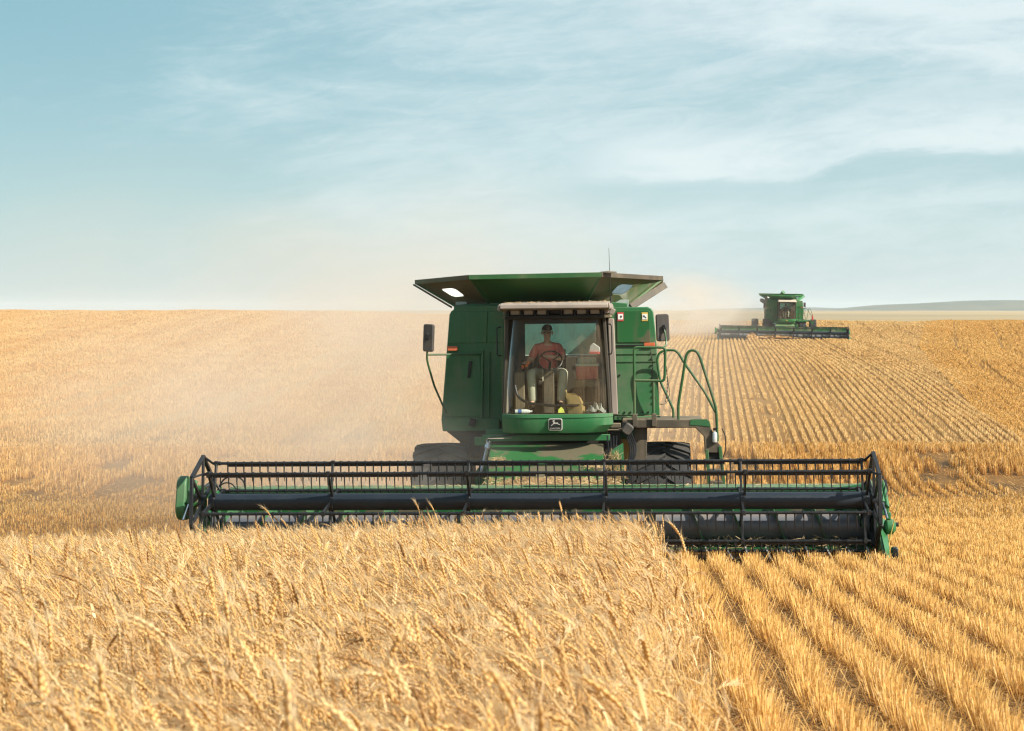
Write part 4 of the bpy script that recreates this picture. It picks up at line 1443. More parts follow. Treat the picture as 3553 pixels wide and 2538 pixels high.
    fh.add([(-0.90, 2.95, 1.40), (0.86, 2.95, 1.40), (0.90, 0.98, 0.66), (-0.86, 0.98, 0.66), (-0.90, 2.95, 0.75), (0.86, 2.95, 0.75), (0.90, 0.98, 0.20), (-0.86, 0.98, 0.20)],
           [(0, 1, 2, 3), (4, 7, 6, 5), (0, 3, 7, 4), (1, 5, 6, 2), (0, 4, 5, 1), (3, 2, 6, 7)])
    FH = fh.build('feeder_house', GD if near else gp, root, 0.02)
    fx_ = MB()
    fx_.box((-0.03, 2.92, 1.485), (1.98, 0.10, 0.10)); fx_.box((-0.03, 3.1, 1.56), (1.9, 0.10, 0.10))
    fx_.box((-1.02, 2.98, 1.43), (0.26, 0.10, 0.13))
    fx_.box((0.0, 2.2, 1.155), (1.70, 0.05, 0.03), Matrix.Rotation(R(20), 3, 'X'))
    fx_.build('cross_beam', gp, FH, 0.008)
    sp = MB()
    MB().sheet([(-1.12, 2.62, 0.70), (-0.93, 2.62, 0.70), (-0.93, 2.62, 1.22), (-1.10, 2.62, 1.0)], 0.04).build('side_plate', gp, FH)
    sp.sheet([(0.955, 2.62, 0.70), (1.19, 2.62, 0.70), (1.17, 2.62, 1.42), (0.98, 2.62, 1.30)], 0.04)
    sp.build('side_plate', gp, FH)
    hy = MB(); hy.tube([(-0.93, 2.7, 1.34), (-0.985, 2.2, 0.98)], 0.028, 8); hy.tube([(-0.91, 2.75, 1.44), (-0.93, 2.7, 1.34)], 0.045, 8)
    hy.build('lift_cylinder', CHROME, FH)
    if near:
        hs = MB()
        for k in range(4):
            MB().tube([(1.2 + 0.03 * k, 2.9, 1.55), (1.30 + 0.03 * k, 2.75, 1.30), (1.22 + 0.02 * k, 2.6, 1.05), (1.28, 2.5, 0.85)], 0.012, 6, smooth=0.15).build('hydraulic_hose', BLK, FH)
            MB().tube([(0.92 + 0.05 * k, 2.8, 1.52), (0.96 + 0.03 * k, 2.72, 1.2), (0.95, 2.62, 0.95)], 0.010, 6, smooth=0.1).build('hydraulic_hose', BLK, FH)
        MB().tube([(-0.95, 2.72, 1.40), (-0.93, 2.6, 1.50), (-0.75, 2.6, 1.50), (-0.55, 2.7, 1.50)], 0.009, 6, smooth=0.06).build('hydraulic_hose', TAN, FH)
        hs.tube([(-0.92, 2.72, 1.42), (-0.90, 2.66, 1.50), (-0.80, 2.64, 1.53), (-0.45, 2.7, 1.54)], 0.011, 6, smooth=0.06)
        hs.build('hydraulic_hose', BLK, FH)

    # ---- platform, rails and ladder on the right
    pl = MB()
    pl.prism([(1.145, 1.595), (1.145, 1.726), (2.455, 1.726), (2.50, 1.70), (2.525, 1.60), (2.63, 1.38), (2.69, 1.29), (2.70, 1.20), (2.43, 1.20), (2.415, 1.46), (2.285, 1.595)], 'y', 3.28, 3.36)
    pl.prism([(1.145, 1.655), (1.145, 1.722), (2.40, 1.722), (2.40, 1.655)], 'y', 3.362, 4.25)
    PL = pl.build('platform', BR if near else gp, root, 0.012)
    if near:
        MB().prism([(2.20, 1.64), (2.215, 1.728), (2.46, 1.728), (2.505, 1.70), (2.525, 1.61), (2.36, 1.63)], 'y', 3.272, 3.279).build('worn_paint_patch', G, PL)
        MB().prism([(1.30, 1.05), (1.34, 1.60), (1.54, 1.60), (1.52, 1.05)], 'y', 3.40, 3.52).build('platform_post', BR, PL, 0.01)
        MB().box((1.19, 3.26, 1.62), (0.10, 0.03, 0.14)).build('post_bracket', BLK, PL)
        for x_ in (1.345, 1.645):
            MB().box((x_, 3.27, 1.72), (0.075, 0.07, 0.20)).build('rail_socket', BR, PL, 0.008)
    hr = MB()
    hr.tube([(1.342, 3.3, 1.72), (1.342, 3.3, 2.75), (1.345, 3.3, 2.86), (1.45, 3.3, 2.862), (1.72, 3.3, 2.858), (1.83, 3.3, 2.85), (1.828, 3.3, 2.70), (1.818, 3.3, 2.44), (1.81, 3.3, 2.33), (1.70, 3.3, 2.335), (1.345, 3.3, 2.345)], 0.021, 8, smooth=0.085)
    hr.tube([(1.640, 3.31, 2.335), (1.638, 3.31, 1.72)], 0.023, 8)
    hr.build('handrail', GR, PL)
    hr = MB()
    hr.tube([(2.606, 3.45, 1.83), (2.449, 3.7, 2.139), (2.131, 3.8, 2.598), (2.055, 3.8, 2.735), (1.99, 3.8, 2.80), (1.83, 3.8, 2.80), (1.735, 3.8, 2.76), (1.703, 3.8, 2.65), (1.741, 3.8, 2.322), (1.92, 3.8, 1.93), (1.952, 3.8, 1.85), (1.954, 3.8, 1.70)], 0.020, 8, smooth=0.10)
    hr.build('handrail', GR, PL)
    hr = MB()
    hr.tube([(2.027, 3.3, 1.71), (2.022, 3.3, 1.95), (2.075, 3.3, 2.252), (2.150, 3.3, 2.72), (2.20, 3.3, 2.805), (2.305, 3.3, 2.805), (2.36, 3.3, 2.72), (2.533, 3.3, 2.163), (2.612, 3.3, 1.901), (2.63, 3.3, 1.38)], 0.021, 8, smooth=0.10)
    hr.build('handrail', GR, PL)
    if near:
        ch = MB()
        for k in range(26):
            f = k / 25
            x = 1.60 + 0.03 * math.sin(f * 3); z = 2.80 - 0.52 * f
            if k % 2:
                ch.box((x, 3.42, z), (0.020, 0.006, 0.028))
            else:
                ch.box((x, 3.42, z), (0.006, 0.020, 0.028))
        for k in range(30):
            f = k / 29
            x = 1.80 + 0.06 * math.sin(f * 2.6); z = 2.78 - 0.78 * f
            ch.box((x, 3.5, z), (0.016 if k % 2 else 0.006, 0.006 if k % 2 else 0.016, 0.03))
        ch.tube([(1.66, 3.4, 2.1), (1.72, 3.45, 1.95), (1.84, 3.5, 1.96), (1.90, 3.6, 2.1), (1.86, 3.6, 2.4)], 0.006, 6, smooth=0.1)
        ch.build('safety_chain', BR, PL)
        LD = MB().bar((2.46, 3.30, 1.25), (2.520, 3.25, 0.30), 0.05, 0.06).build('ladder', GR, root, 0.006)
        b = MB(); b.bar((2.665, 3.30, 1.30), (2.755, 3.25, 0.30), 0.055, 0.06); b.build('ladder_rail', GR, LD, 0.006)
        MB().box((2.572, 3.34, 1.16), (0.17, 0.03, 0.20)).build('ladder_plate', DARK, LD)
        for z in (0.93, 0.74, 0.48):
            MB().box((2.60, 3.29, z), (0.20, 0.12, 0.045)).build('ladder_step', BR, LD, 0.006)
        MB().tube([(2.70, 3.32, 1.58), (2.76, 3.32, 1.45), (2.745, 3.32, 1.20), (2.70, 3.32, 1.10)], 0.008, 6, smooth=0.1).build('cable', BLK, LD)
        sl_ = MB(); sl_.box((1.05, 2.95, 1.665), (0.16, 0.14, 0.07)); sl_.box((1.06, 2.95, 1.60), (0.42, 0.2, 0.025))
        sl_.build('lamp_bracket', BR, root, 0.01)
        MB().prism(rrect(0, 0, 0.15, 0.17, 0.04), 'y', -0.06, 0.06).build('side_work_lamp', GRY, root, 0.02).matrix_local = Matrix.Translation((1.235, 2.85, 1.615)) @ Matrix.Rotation(R(38), 4, 'Y')
    else:
        LD = MB().bar((2.62, 3.30, 1.70), (2.70, 3.25, 0.40), 0.05, 0.06).build('ladder', gp, root)
        for z in (1.3, 1.0, 0.7):
            MB().box((2.55, 3.29, z), (0.22, 0.12, 0.045)).build('ladder_step', gp, LD)

    # ---- header
    hd = MB()
    hd.prism([(0.93, 0.24), (0.93, 0.90), (1.0, 0.90), (1.02, 0.16), (0.05, 0.12), (0.05, 0.15), (0.55, 0.17), (0.80, 0.19)], 'x', hw0, hw1)
    HD = hd.build('header_trough', cfg['trough'], root)
    bm_ = MB(); bm_.prism([(0.86, 0.865), (0.85, 0.93), (0.90, 0.945), (1.12, 0.945), (1.14, 0.80), (1.0, 0.80)], 'x', hw0 + 0.15, hw1 - 0.02)
    bm_.add([(hw1 - 0.36, 0.848, 0.93), (hw1 - 0.02, 0.848, 0.975), (hw1 - 0.02, 1.0, 0.975), (hw1 - 0.36, 1.0, 0.93), (hw1 - 0.36, 0.848, 0.87), (hw1 - 0.02, 0.848, 0.87)], [(0, 1, 2, 3), (4, 5, 1, 0)])
    bm_.box(((-0.05 + 1.9) / 2, 0.90, 0.955), (2.3, 0.06, 0.015))
    bm_.build('header_top_beam', gp, HD, 0.006)
    if not near:
        MB().box(((hw0 + hw1) / 2, 0.985, 1.10), (hw1 - hw0 - 0.2, 0.04, 0.36)).build('back_screen', cfg['trough'], HD, 0.008)
    # cutter bar and guards
    cbm = MB().prism([(0.06, 0.125), (0.06, 0.165), (-0.05, 0.175), (-0.06, 0.15)], 'x', hw0, hw1).build('cutter_bar', BLK, HD)
    g0 = MB()
    g0.add([(-0.018, 0, 0.0), (0.018, 0, 0.0), (0.018, 0, 0.03), (-0.018, 0, 0.03), (0, -0.13, 0.014)], [(0, 1, 2, 3), (0, 4, 1), (1, 4, 2), (2, 4, 3), (3, 4, 0)])
    ng = 92
    gstep = (hw1 - hw0) / ng
    gm = g0.build('knife_guard', BLK, cbm)
    gm.location = (hw0 + gstep / 2, -0.05, 0.150)
    if near:
        for k in range(1, ng):
            child_copy(gm, cbm, (hw0 + gstep * (k + 0.5), -0.05, 0.150))
        for k in range(10):
            x = 2.05 + k * 0.27
            MB().bar((x, -0.06, 0.21), (x + 0.02 + 0.03 * (k % 3), -0.36, 0.10), 0.02, 0.012).build('crop_lifter', SILVER, cbm)
    # auger
    au = MB(); au.lathe([(hw0 + 0.05, 0.001), (hw0 + 0.05, 0.205), (hw1 - 0.05, 0.205), (hw1 - 0.05, 0.001)], (0, 0.50, 0.42), 'x', 28)
    AU = au.build('header_auger', BLUE, HD)
    fl = MB(); vs = []; fs = []
    steps = int((hw1 - hw0) * 40)
    for k in range(steps + 1):
        x = hw0 + 0.08 + (hw1 - hw0 - 0.16) * k / steps
        s = 1 if x < 0 else -1
        a = s * 2 * math.pi * x / 0.56
        for rr in (0.20, 0.31):
            for dx in (-0.004, 0.004):
                vs.append((x + dx, 0.50 - rr * math.cos(a), 0.42 + rr * math.sin(a)))
    for k in range(steps):
        a = 4 * k
        fs += [(a, a + 4, a + 6, a + 2), (a + 1, a + 3, a + 7, a + 5), (a + 2, a + 6, a + 7, a + 3)]
    fl.add(vs, fs).build('auger_flighting', gp, AU)
    # reel
    cz, cy = 0.836, 0.0
    RR_ = 0.56
    rx0, rx1 = hw0 + 0.10, hw1 - 0.10
    tube = MB().lathe([(rx0, 0.001), (rx0, 0.117), (rx1, 0.117), (rx1, 0.001)], (0, cy, cz), 'x', 32)
    RT = tube.build('reel_tube', REEL, root)
    angs = [70, 130, 190, 250, 310, 10]
    bats = []
    nt = cfg['tines']
    tstep = (rx1 - rx0 - 0.1) / max(nt, 1)
    for a in angs:
        by_, bz_ = cy + RR_ * math.cos(R(a)), cz + RR_ * math.sin(R(a))
        bb = MB()
        bb.lathe([(rx0, 0.001), (rx0, 0.021), (rx1, 0.021), (rx1, 0.001)], (0, by_, bz_), 'x', 10)
        if near:
            for k in range(nt):
                x = rx0 + 0.08 + tstep * (k + (0.5 if a in (130, 250, 10) else 0.15))
                bb.lathe([(x - 0.011, 0.022), (x - 0.011, 0.029), (x + 0.011, 0.029), (x + 0.011, 0.022)], (0, by_, bz_), 'x', 8)
        # the batten's flange, broken at the splices
        cuts = cfg['splices']
        segs = list(zip([rx0 + 0.22 if a == 70 else rx0 + 0.05] + [c + 0.10 for c in cuts], [c - 0.02 for c in cuts] + [rx1 - 0.05]))
        if a in (70, 130, 250, 310):
            for s0, s1 in segs:
                bb.box(((s0 + s1) / 2, by_ + 0.012, bz_ - 0.030), (s1 - s0, 0.012, 0.040))
        B = bb.build('reel_bat', BLK, root)
        bats.append((a, B, by_, bz_))
    if near:
        t0 = MB(); t0.tube([(0, 0, 0), (0.0, -0.012, -0.09), (0.004, 0.004, -0.235)], [0.012, 0.0095, 0.0045], 5)
        rest = MB()
        first = None
        cnt = 0
        for a, B, by_, bz_ in sorted(bats, key=lambda q: {130: 0, 190: 1}.get(q[0], 2)):
            for k in range(nt):
                x = rx0 + 0.08 + tstep * (k + (0.5 if a in (130, 250, 10) else 0.15))
                if a == 70 and (min(abs(x - c) for c in cfg['splices']) < 0.03 or x < rx0 + 0.2):
                    continue
                p = (x, by_, bz_ - 0.02)
                if cnt < 100 and a in (130, 190):
                    if a == 190 and x < rx1 - 22 * tstep:
                        continue
                    if first is None:
                        first = t0.build('tine', BLK, B)
                        first.location = p
                    else:
                        child_copy(first, B, p)
                    cnt += 1
                else:
                    rest.tube([(p[0], p[1], p[2]), (p[0], p[1] - 0.012, p[2] - 0.09), (p[0] + 0.004 + 0.006 * math.sin(k * 7.7), p[1] + 0.004, p[2] - 0.235)], [0.012, 0.0095, 0.0045], 4, caps=False)
        # the ones of the third bat left out of the hundred
        a, B, by_, bz_ = bats[2]
        for k in range(nt):
            x = rx0 + 0.08 + tstep * (k + 0.15)
            if x < rx1 - 22 * tstep:
                rest.tube([(x, by_, bz_ - 0.02), (x, by_ - 0.012, bz_ - 0.11), (x + 0.004, by_ + 0.004, bz_ - 0.255)], [0.012, 0.0095, 0.0045], 4, caps=False)
        o = rest.build('tine', BLK, root)
        o['kind'] = 'stuff'
    # spiders
    ax = cfg['arms']
    for x in ax:
        am = MB()
        am.lathe([(x - 0.03, 0.10), (x - 0.03, 0.135), (x + 0.03, 0.135), (x + 0.03, 0.10)], (0, cy, cz), 'x', 20)
        for a in angs:
            ca, sa = math.cos(R(a)), math.sin(R(a))
            dx = 0.026 if (a == 130) else -0.012
            am.bar((x + dx, cy + 0.11 * ca, cz + 0.11 * sa), (x + dx, cy + RR_ * ca, cz + RR_ * sa), 0.055 if near else 0.08, 0.030 if near else 0.10, up=(1, 0, 0))
            am.box((x + dx, cy + RR_ * ca, cz + RR_ * sa), (0.05, 0.065, 0.065))
        am.build('reel_arm', BLK, root, 0.004)
    # end rings
    for x, dx in ((rx0 - 0.10, -1), (rx1 + 0.07, 1)):
        er = MB()
        pts = []
        for a in angs:
            a2 = a + 12
            pts.append(Vector((x, cy - 0.03 + 0.645 * math.cos(R(a2)), cz + 0.645 * math.sin(R(a2)))))
        order = sorted(range(6), key=lambda i: angs[i])
        for i in range(6):
            er.bar(pts[order[i]], pts[order[(i + 1) % 6]], 0.05, 0.05, up=(1, 0, 0))
            er.bar((x, cy - 0.03, cz), pts[order[i]], 0.045, 0.035, up=(1, 0, 0))
            er.bar(pts[order[i]], (x - dx * 0.10, cy + RR_ * math.cos(R(angs[order[i]])), cz + RR_ * math.sin(R(angs[order[i]]))), 0.03, 0.03)
        er.lathe([(x - 0.04, 0.001), (x - 0.04, 0.10), (x + 0.04, 0.10), (x + 0.04, 0.001)], (0, cy - 0.03, cz), 'x', 14)
        er.build('reel_end_ring', BLK, root, 0.005)
    # reel lift arms and cylinders at both ends
    for x, s in ((hw0 - 0.16, -1), (hw1 + 0.03, 1)):
        ra = MB().bar((x, 0.98, 0.98), (x, -0.05, 0.86), 0.09, 0.05, up=(1, 0, 0)).build('reel_lift_arm', gp if s > 0 else BLK, root, 0.01)
        hc = MB()
        hc.tube([(x + s * 0.03, 0.30, 1.10), (x + s * 0.065, 0.05, 0.80)], 0.034, 10)
        MB().tube([(x + s * 0.10, 0.28, 1.06), (x + s * 0.12, 0.0, 0.74)], 0.028, 10).build('lift_cylinder', gp, root)
        hc.build('lift_cylinder', gp, root)
        MB().tube([(x + s * 0.065, 0.05, 0.80), (x + s * 0.10, -0.10, 0.60)], 0.018, 8).build('cylinder_rod', CHROME, root)
    if near:
        x = hw0 - 0.1
        for pts, r_ in (([(x + 0.1, 0.8, 0.95), (x + 0.2, 0.8, 1.10), (x + 0.36, 0.8, 1.13), (x + 0.48, 0.8, 1.06), (x + 0.50, 0.8, 0.94)], 0.012),
                        ([(x + 0.1, 0.75, 0.92), (x + 0.18, 0.78, 1.03), (x + 0.30, 0.8, 1.02), (x + 0.37, 0.8, 0.93)], 0.010),
                        ([(hw1 + 0.05, 0.35, 1.10), (hw1 + 0.06, 0.3, 1.18), (hw1 + 0.12, 0.2, 1.13), (hw1 + 0.16, 0.1, 1.0)], 0.010),
                        ([(hw1 + 0.17, 0.3, 1.08), (hw1 + 0.17, 0.1, 0.98), (hw1 + 0.13, 0, 0.88)], 0.009)):
            MB().tube(pts, r_, 6, smooth=0.12).build('header_hose', BLK, root)
    # end sheets and crop dividers
    for x, s, nm in ((hw0, -1, 'left'), (hw1, 1, 'right')):
        dv = MB()
        poly = [(1.02, 0.14), (1.02, 0.95), (0.62, 0.88), (0.1, 0.60), (-0.62, 0.19), (-0.70, 0.12), (-0.4, 0.10)]
        xa, xb = x, x + s * 0.03
        dv.prism(poly, 'x', min(xa, xb), max(xa, xb))
        dv.add([(x + s * 0.03, 0.5, 0.62), (x + s * 0.20, 0.5, 0.50), (x + s * 0.24, 0.5, 0.14), (x + s * 0.03, 0.5, 0.12), (x + s * 0.03, -0.70, 0.19), (x + s * 0.09, -0.62, 0.13), (x + s * 0.03, -0.62, 0.11), (x + s * 0.03, -0.05, 0.52)],
               [(0, 7, 1), (7, 4, 5, 1), (1, 5, 2), (2, 5, 6, 3), (0, 1, 2, 3), (4, 6, 5)])
        D = dv.build('crop_divider', cfg['trough'] if not near else gp, root, 0.006)
        if near and s > 0:
            kb = MB(); kb.lathe([(-0.06, 0.001), (-0.06, 0.07), (-0.03, 0.105), (0.05, 0.105), (0.09, 0.06), (0.10, 0.001)], (x + 0.17, 0.05, 0.47), 'x', 16)
            kb.box((x + 0.13, 0.15, 0.72), (0.10, 0.16, 0.2)); kb.box((x + 0.17, 0.05, 0.62), (0.05, 0.1, 0.10))
            kb.build('knife_drive', gp, D, 0.01)
            MB().lathe([(-0.02, 0.001), (-0.02, 0.03), (0.02, 0.03), (0.02, 0.001)], (x + 0.28, 0.05, 0.50), 'x', 10).build('grease_cap', BLK, D)
            MB().tube([(x + 0.145, -0.1, 0.25), (x + 0.155, -0.1, 0.30), (x + 0.26, -0.1, 0.72), (x + 0.325, -0.1, 0.95)], [0.010, 0.006], 6).build('divider_rod', ROD, D)
            MB().box((x + 0.19, -0.35, 0.17), (0.09, 0.12, 0.16)).build('divider_shoe', BLK, D, 0.02)
    # belt cover on the left end
    dc = MB()
    pts = []
    r0 = 0.17
    for a in np.linspace(0, 180, 12):
        pts.append((0.22 + r0 * math.cos(R(a)), 1.015 + r0 * math.sin(R(a))))
    for a in np.linspace(180, 360, 12):
        pts.append((0.16 + 0.19 * math.cos(R(a)), 0.76 + 0.19 * math.sin(R(a))))
    xl = hw0 - 0.41
    dc.prism([(y_, z_) for y_, z_ in pts], 'x', xl + 0.01, xl + 0.15)
    DC = dc.build('drive_cover', G if near else gp, root, 0.022, seg=3)
    bk = MB()
    bk.tube([(xl + 0.17, 0.25, 1.01), (hw0 - 0.05, 0.25, 1.0)], 0.05, 10); bk.tube([(xl + 0.17, 0.18, 0.78), (hw0 - 0.02, 0.18, 0.80)], 0.04, 10)
    bk.lathe([(xl + 0.17, 0.05), (xl + 0.20, 0.17), (xl + 0.23, 0.17), (xl + 0.24, 0.04)], (0, 0.18, 0.80), 'x', 20)
    bk.box((xl + 0.30, 0.5, 0.9), (0.16, 0.5, 0.10)); bk.box((xl + 0.33, 0.2, 0.72), (0.06, 0.06, 0.40))
    bk.build('drive_bracket', GR, DC)
    return root


YAW, ROLL = 0.085, R(0.75)
near = combine(dict(near=True, x0=-4.66, x1=4.62, loc=(0.33, 22.3, -1.97), yaw=YAW, roll=ROLL, tines=78, trough=GD, paint=G,
                    splices=[-1.55, 0.06, 2.62], arms=[-4.50, -2.836, -0.922, 0.959, 2.825, 4.46],
                    label='large green combine harvester in front, cutting wheat with a wide black reel'))
far_paint = painted('green_paint_far', (0.016, 0.17, 0.042), dust=0.25)
far_trough = painted('green_paint_far_header', (0.010, 0.085, 0.022), dust=0.45, lo=0.5, hi=0.62, scale=2.5, upd=0.1)
FY = 149.0
farx = 25.10
far = combine(dict(near=False, x0=-6.10, x1=5.60, loc=(farx, FY, float(gz(farx, FY)) - 0.12), yaw=0.12, pitch=0.068, roll=R(-0.9), tines=0, trough=far_trough, paint=far_paint,
                   splices=[-3, 0, 3], arms=[-5.95, -4.3, -2.65, -1.0, 0.65, 2.3, 3.95, 5.45],
                   label='small distant green combine harvester with double front tyres and cream cab roof'))

# ------------------------------------------------------------------ people and loose things in the cabs
MN = near.matrix_basis.copy() if False else (Matrix.Translation(near.location) @ near.rotation_euler.to_matrix().to_4x4())
MF = Matrix.Translation(far.location) @ far.rotation_euler.to_matrix().to_4x4()
pose = dict(r_elbow=(-0.27, -0.12, 0.27), r_wrist=(-0.305, -0.36, 0.255), r_dir=(-0.10, -1, 0.10),
            l_elbow=(0.265, -0.22, 0.30), l_wrist=(0.04, -0.42, 0.345), l_dir=(-1, -0.18, 0.05),
            r_knee=(-0.235, -0.44, 0.10), l_knee=(0.275, -0.44, 0.10), r_foot=(-0.205, -0.50, -0.36), l_foot=(0.22, -0.46, -0.36))
person('person', MN @ Matrix.Translation((-0.03, 3.56, 2.395)), 'driver in a red T-shirt, cap and sunglasses steering the near harvester', SHIRT, True, pose)
pose2 = dict(pose, l_elbow=(0.30, -0.15, 0.25), l_wrist=(0.15, -0.42, 0.28), l_dir=(-0.2, -1, 0))
person('person', MF @ Matrix.Translation((0.05, 3.56, 2.40)), 'driver in dark clothes seated in the distant harvester cab', BSHIRT, True, pose2, detail=True)


def loose(name, loc, rz, label, cat, M=None):
    o = empty(name, (0, 0, 0))
    o.matrix_basis = (M or MN) @ Matrix.Translation(loc) @ Matrix.Rotation(rz, 4, 'Z')
    return tag(o, label, cat)


c = loose('cooler', (0.597, 3.52, 2.358), R(4), 'red picnic cooler with a pale lid on the passenger seat', 'cooler')
MB().add([(-0.165, -0.12, 0), (0.165, -0.12, 0), (0.165, 0.12, 0), (-0.165, 0.12, 0), (-0.185, -0.14, 0.21), (0.185, -0.14, 0.21), (0.185, 0.14, 0.21), (-0.185, 0.14, 0.21)],
         [(3, 2, 1, 0), (4, 5, 6, 7), (0, 1, 5, 4), (1, 2, 6, 5), (2, 3, 7, 6), (3, 0, 4, 7)]).build('tub', REDC, c, 0.015)
MB().box((0, 0, 0.232), (0.385, 0.295, 0.042)).build('rim', MINT, c, 0.012)
ld = MB(); ld.prism([(-0.155, 0.254), (0.155, 0.254), (0.150, 0.355), (-0.150, 0.355)], 'y', 0.09, 0.12); ld.build('lid', MINT, c, 0.01)
MB().tube([(-0.12, -0.11, 0.258), (0.09, -0.11, 0.268)], 0.009, 8).build('handle', GRN2, c)
MB().lathe([(-0.02, 0.001), (-0.02, 0.018), (0.02, 0.018), (0.02, 0.001)], (0.11, -0.11, 0.275), 'y', 10).build('latch', GRN2, c)

b = loose('paper_bag', (0.43, 2.86, 1.862), R(-14), 'crumpled brown paper bag standing on the cab floor behind the windscreen', 'bag')
pb = MB()
vs = []
for kz, (z, wx, wy, ox) in enumerate(((0, 0.125, 0.06, 0.03), (0.08, 0.13, 0.065, 0.02), (0.17, 0.125, 0.055, 0.0), (0.25, 0.11, 0.045, -0.03), (0.30, 0.095, 0.04, -0.045))):
    for k in range(16):
        a = 2 * math.pi * k / 16
        q = 1 + 0.10 * math.sin(5 * a + kz * 2.1)
        vs.append((ox + wx * q * max(-1, min(1, 1.3 * math.cos(a))), wy * q * max(-1, min(1, 1.3 * math.sin(a))), z + 0.02 * math.sin(3 * a + kz) * (kz > 0) + (0.05 * math.cos(a) * -1 if kz == 4 else 0)))
fs = [(kz * 16 + k, kz * 16 + (k + 1) % 16, (kz + 1) * 16 + (k + 1) % 16, (kz + 1) * 16 + k) for kz in range(4) for k in range(16)] + [tuple(range(16))[::-1]]
pb.add(vs, fs).build('bag_body', KRAFT, b, ang=20)

b = loose('water_bottle', (-0.36, 2.70, 1.905), R(8), 'clear water bottle with a blue label lying on the cab floor', 'bottle')
MB().lathe([(-0.13, 0.001), (-0.13, 0.034), (-0.05, 0.036), (0.05, 0.036), (0.09, 0.026), (0.105, 0.014), (0.12, 0.014)], (0, 0, 0), 'x', 16).build('bottle_body', WHITE, b)
MB().lathe([(-0.085, 0.037), (-0.03, 0.0375)], (0, 0, 0), 'x', 16).build('label_band', BLUEL, b)
MB().lathe([(0.12, 0.001), (0.12, 0.017), (0.137, 0.017), (0.137, 0.001)], (0, 0, 0), 'x', 12).build('cap', WHITE, b)

b = loose('cloth_rag', (0.76, 2.74, 1.88), 0, 'crumpled grey rag heaped in the corner by the windscreen', 'rag')
rg = MB(); vs = []
for i in range(13):
    for j_ in range(13):
        x, y_ = (i / 12 - 0.5) * 0.30, (j_ / 12 - 0.5) * 0.20
        rr = 1 - min(1, (x / 0.16) ** 2 + (y_ / 0.11) ** 2)
        vs.append((x, y_, 0.02 + 0.15 * rr * (0.6 + 0.4 * math.sin(i * 1.9 + j_ * 0.7)) + 0.02 * math.sin(j_ * 2.3 + i)))
rg.add(vs, [(i * 13 + j_, (i + 1) * 13 + j_, (i + 1) * 13 + j_ + 1, i * 13 + j_ + 1) for i in range(12) for j_ in range(12)])
rg.build('cloth', RAG, b, ang=80)

b = loose('note_pad', (0.70, 4.10, 2.78), R(-12), 'white folded paper propped behind the cooler by the rear window', 'paper')
MB().prism([(-0.09, 0), (0.09, 0), (0.085, 0.07), (-0.02, 0.14), (-0.07, 0.10)], 'y', -0.02, 0.02).build('paper', WHITE, b, 0.004)
MB().box((0, 0, -0.02), (0.16, 0.10, 0.035)).build('pad_board', REDC, b, 0.004)

b = loose('snack_wrapper', (0.22, 2.74, 1.93), R(20), 'small lime yellow wrapper beside the paper bag', 'wrapper')
MB().add([(-0.05, 0, -0.05), (0.05, -0.02, -0.05), (0.045, 0.01, 0.0), (0.0, -0.01, 0.045), (-0.045, 0.0, 0.0), (0, 0.04, -0.03)], [(0, 1, 2, 3, 4), (0, 5, 1), (1, 5, 2), (2, 5, 3), (3, 5, 4), (4, 5, 0)]).build('wrapper_foil', LIME, b)

b = loose('fire_extinguisher', (2.582, 3.26, 1.37), 0, 'small dusty silver fire extinguisher clipped to the near harvester ladder', 'extinguisher')
MB().lathe([(0, 0.001), (0, 0.040), (0.13, 0.042), (0.155, 0.030), (0.165, 0.014), (0.18, 0.014), (0.18, 0.001)], (0, 0, 0), 'z', 14).build('cylinder', EXTM, b)
vl = MB(); vl.box((0, 0, 0.195), (0.05, 0.025, 0.025)); vl.bar((-0.02, 0, 0.21), (0.045, 0, 0.225), 0.016, 0.010)
vl.build('valve', BLK, b, 0.004)
b = loose('fire_extinguisher', (2.52, 3.2, 1.75), 0, 'tiny red fire extinguisher on the platform of the distant harvester', 'extinguisher', MF)
MB().lathe([(0, 0.001), (0, 0.075), (0.36, 0.075), (0.42, 0.03), (0.48, 0.03), (0.48, 0.001)], (0, 0, 0), 'z', 14).build('cylinder', EXTR, b)
MB().box((0, 0, 0.50), (0.09, 0.04, 0.05)).build('valve', BLK, b, 0.004)

# ------------------------------------------------------------------ straw caught on the header and the feeder
lst = []
V, RN = [], []


def strawbit(p, ln, wd, up=0.3):
    p = Vector(p)
    d = Vector((random.gauss(0, 1), random.gauss(0, 0.6), random.gauss(0, up))).normalized() * ln / 2
    s = d.cross(Vector((random.gauss(0, 1), random.gauss(0, 1), random.gauss(0, 1)))).normalized() * wd / 2
    r = random.random()
    for q in (p - d - s, p - d + s, p + d + s, p + d - s):
        V.append(MN @ q); RN.append(r)


for x, y_, z, ln in STRAWLST:
    strawbit((x, y_, z), ln * random.uniform(0.5, 1.5), 0.004, 0.2)
for _ in range(5200):                       # along the foot of the feeder
    x = random.gauss(0.12, 0.6)
    if -0.86 < x < 1.15:
        yy = random.uniform(1.12, 1.62)
        hp = (0.13 - 0.22 * abs(yy - 1.28)) * (0.75 + 0.25 * math.sin(x * 9) * math.sin(x * 4 + 1))
        strawbit((x, yy, 0.70 + (yy - 0.98) * 0.375 + hp * random.random() ** 0.5 + abs(random.gauss(0, 0.02))), random.uniform(0.03, 0.11), 0.006)
for _ in range(900):                        # heaps in the corners
    k = random.random()
    if k < 0.6:
        strawbit((random.gauss(0.74, 0.09), random.gauss(2.15, 0.14), 1.10 + abs(random.gauss(0, 0.035))), random.uniform(0.02, 0.08), 0.006)
    else:
        strawbit((random.gauss(-0.72, 0.07), random.gauss(2.35, 0.14), 1.17 + abs(random.gauss(0, 0.03))), random.uniform(0.02, 0.07), 0.006)
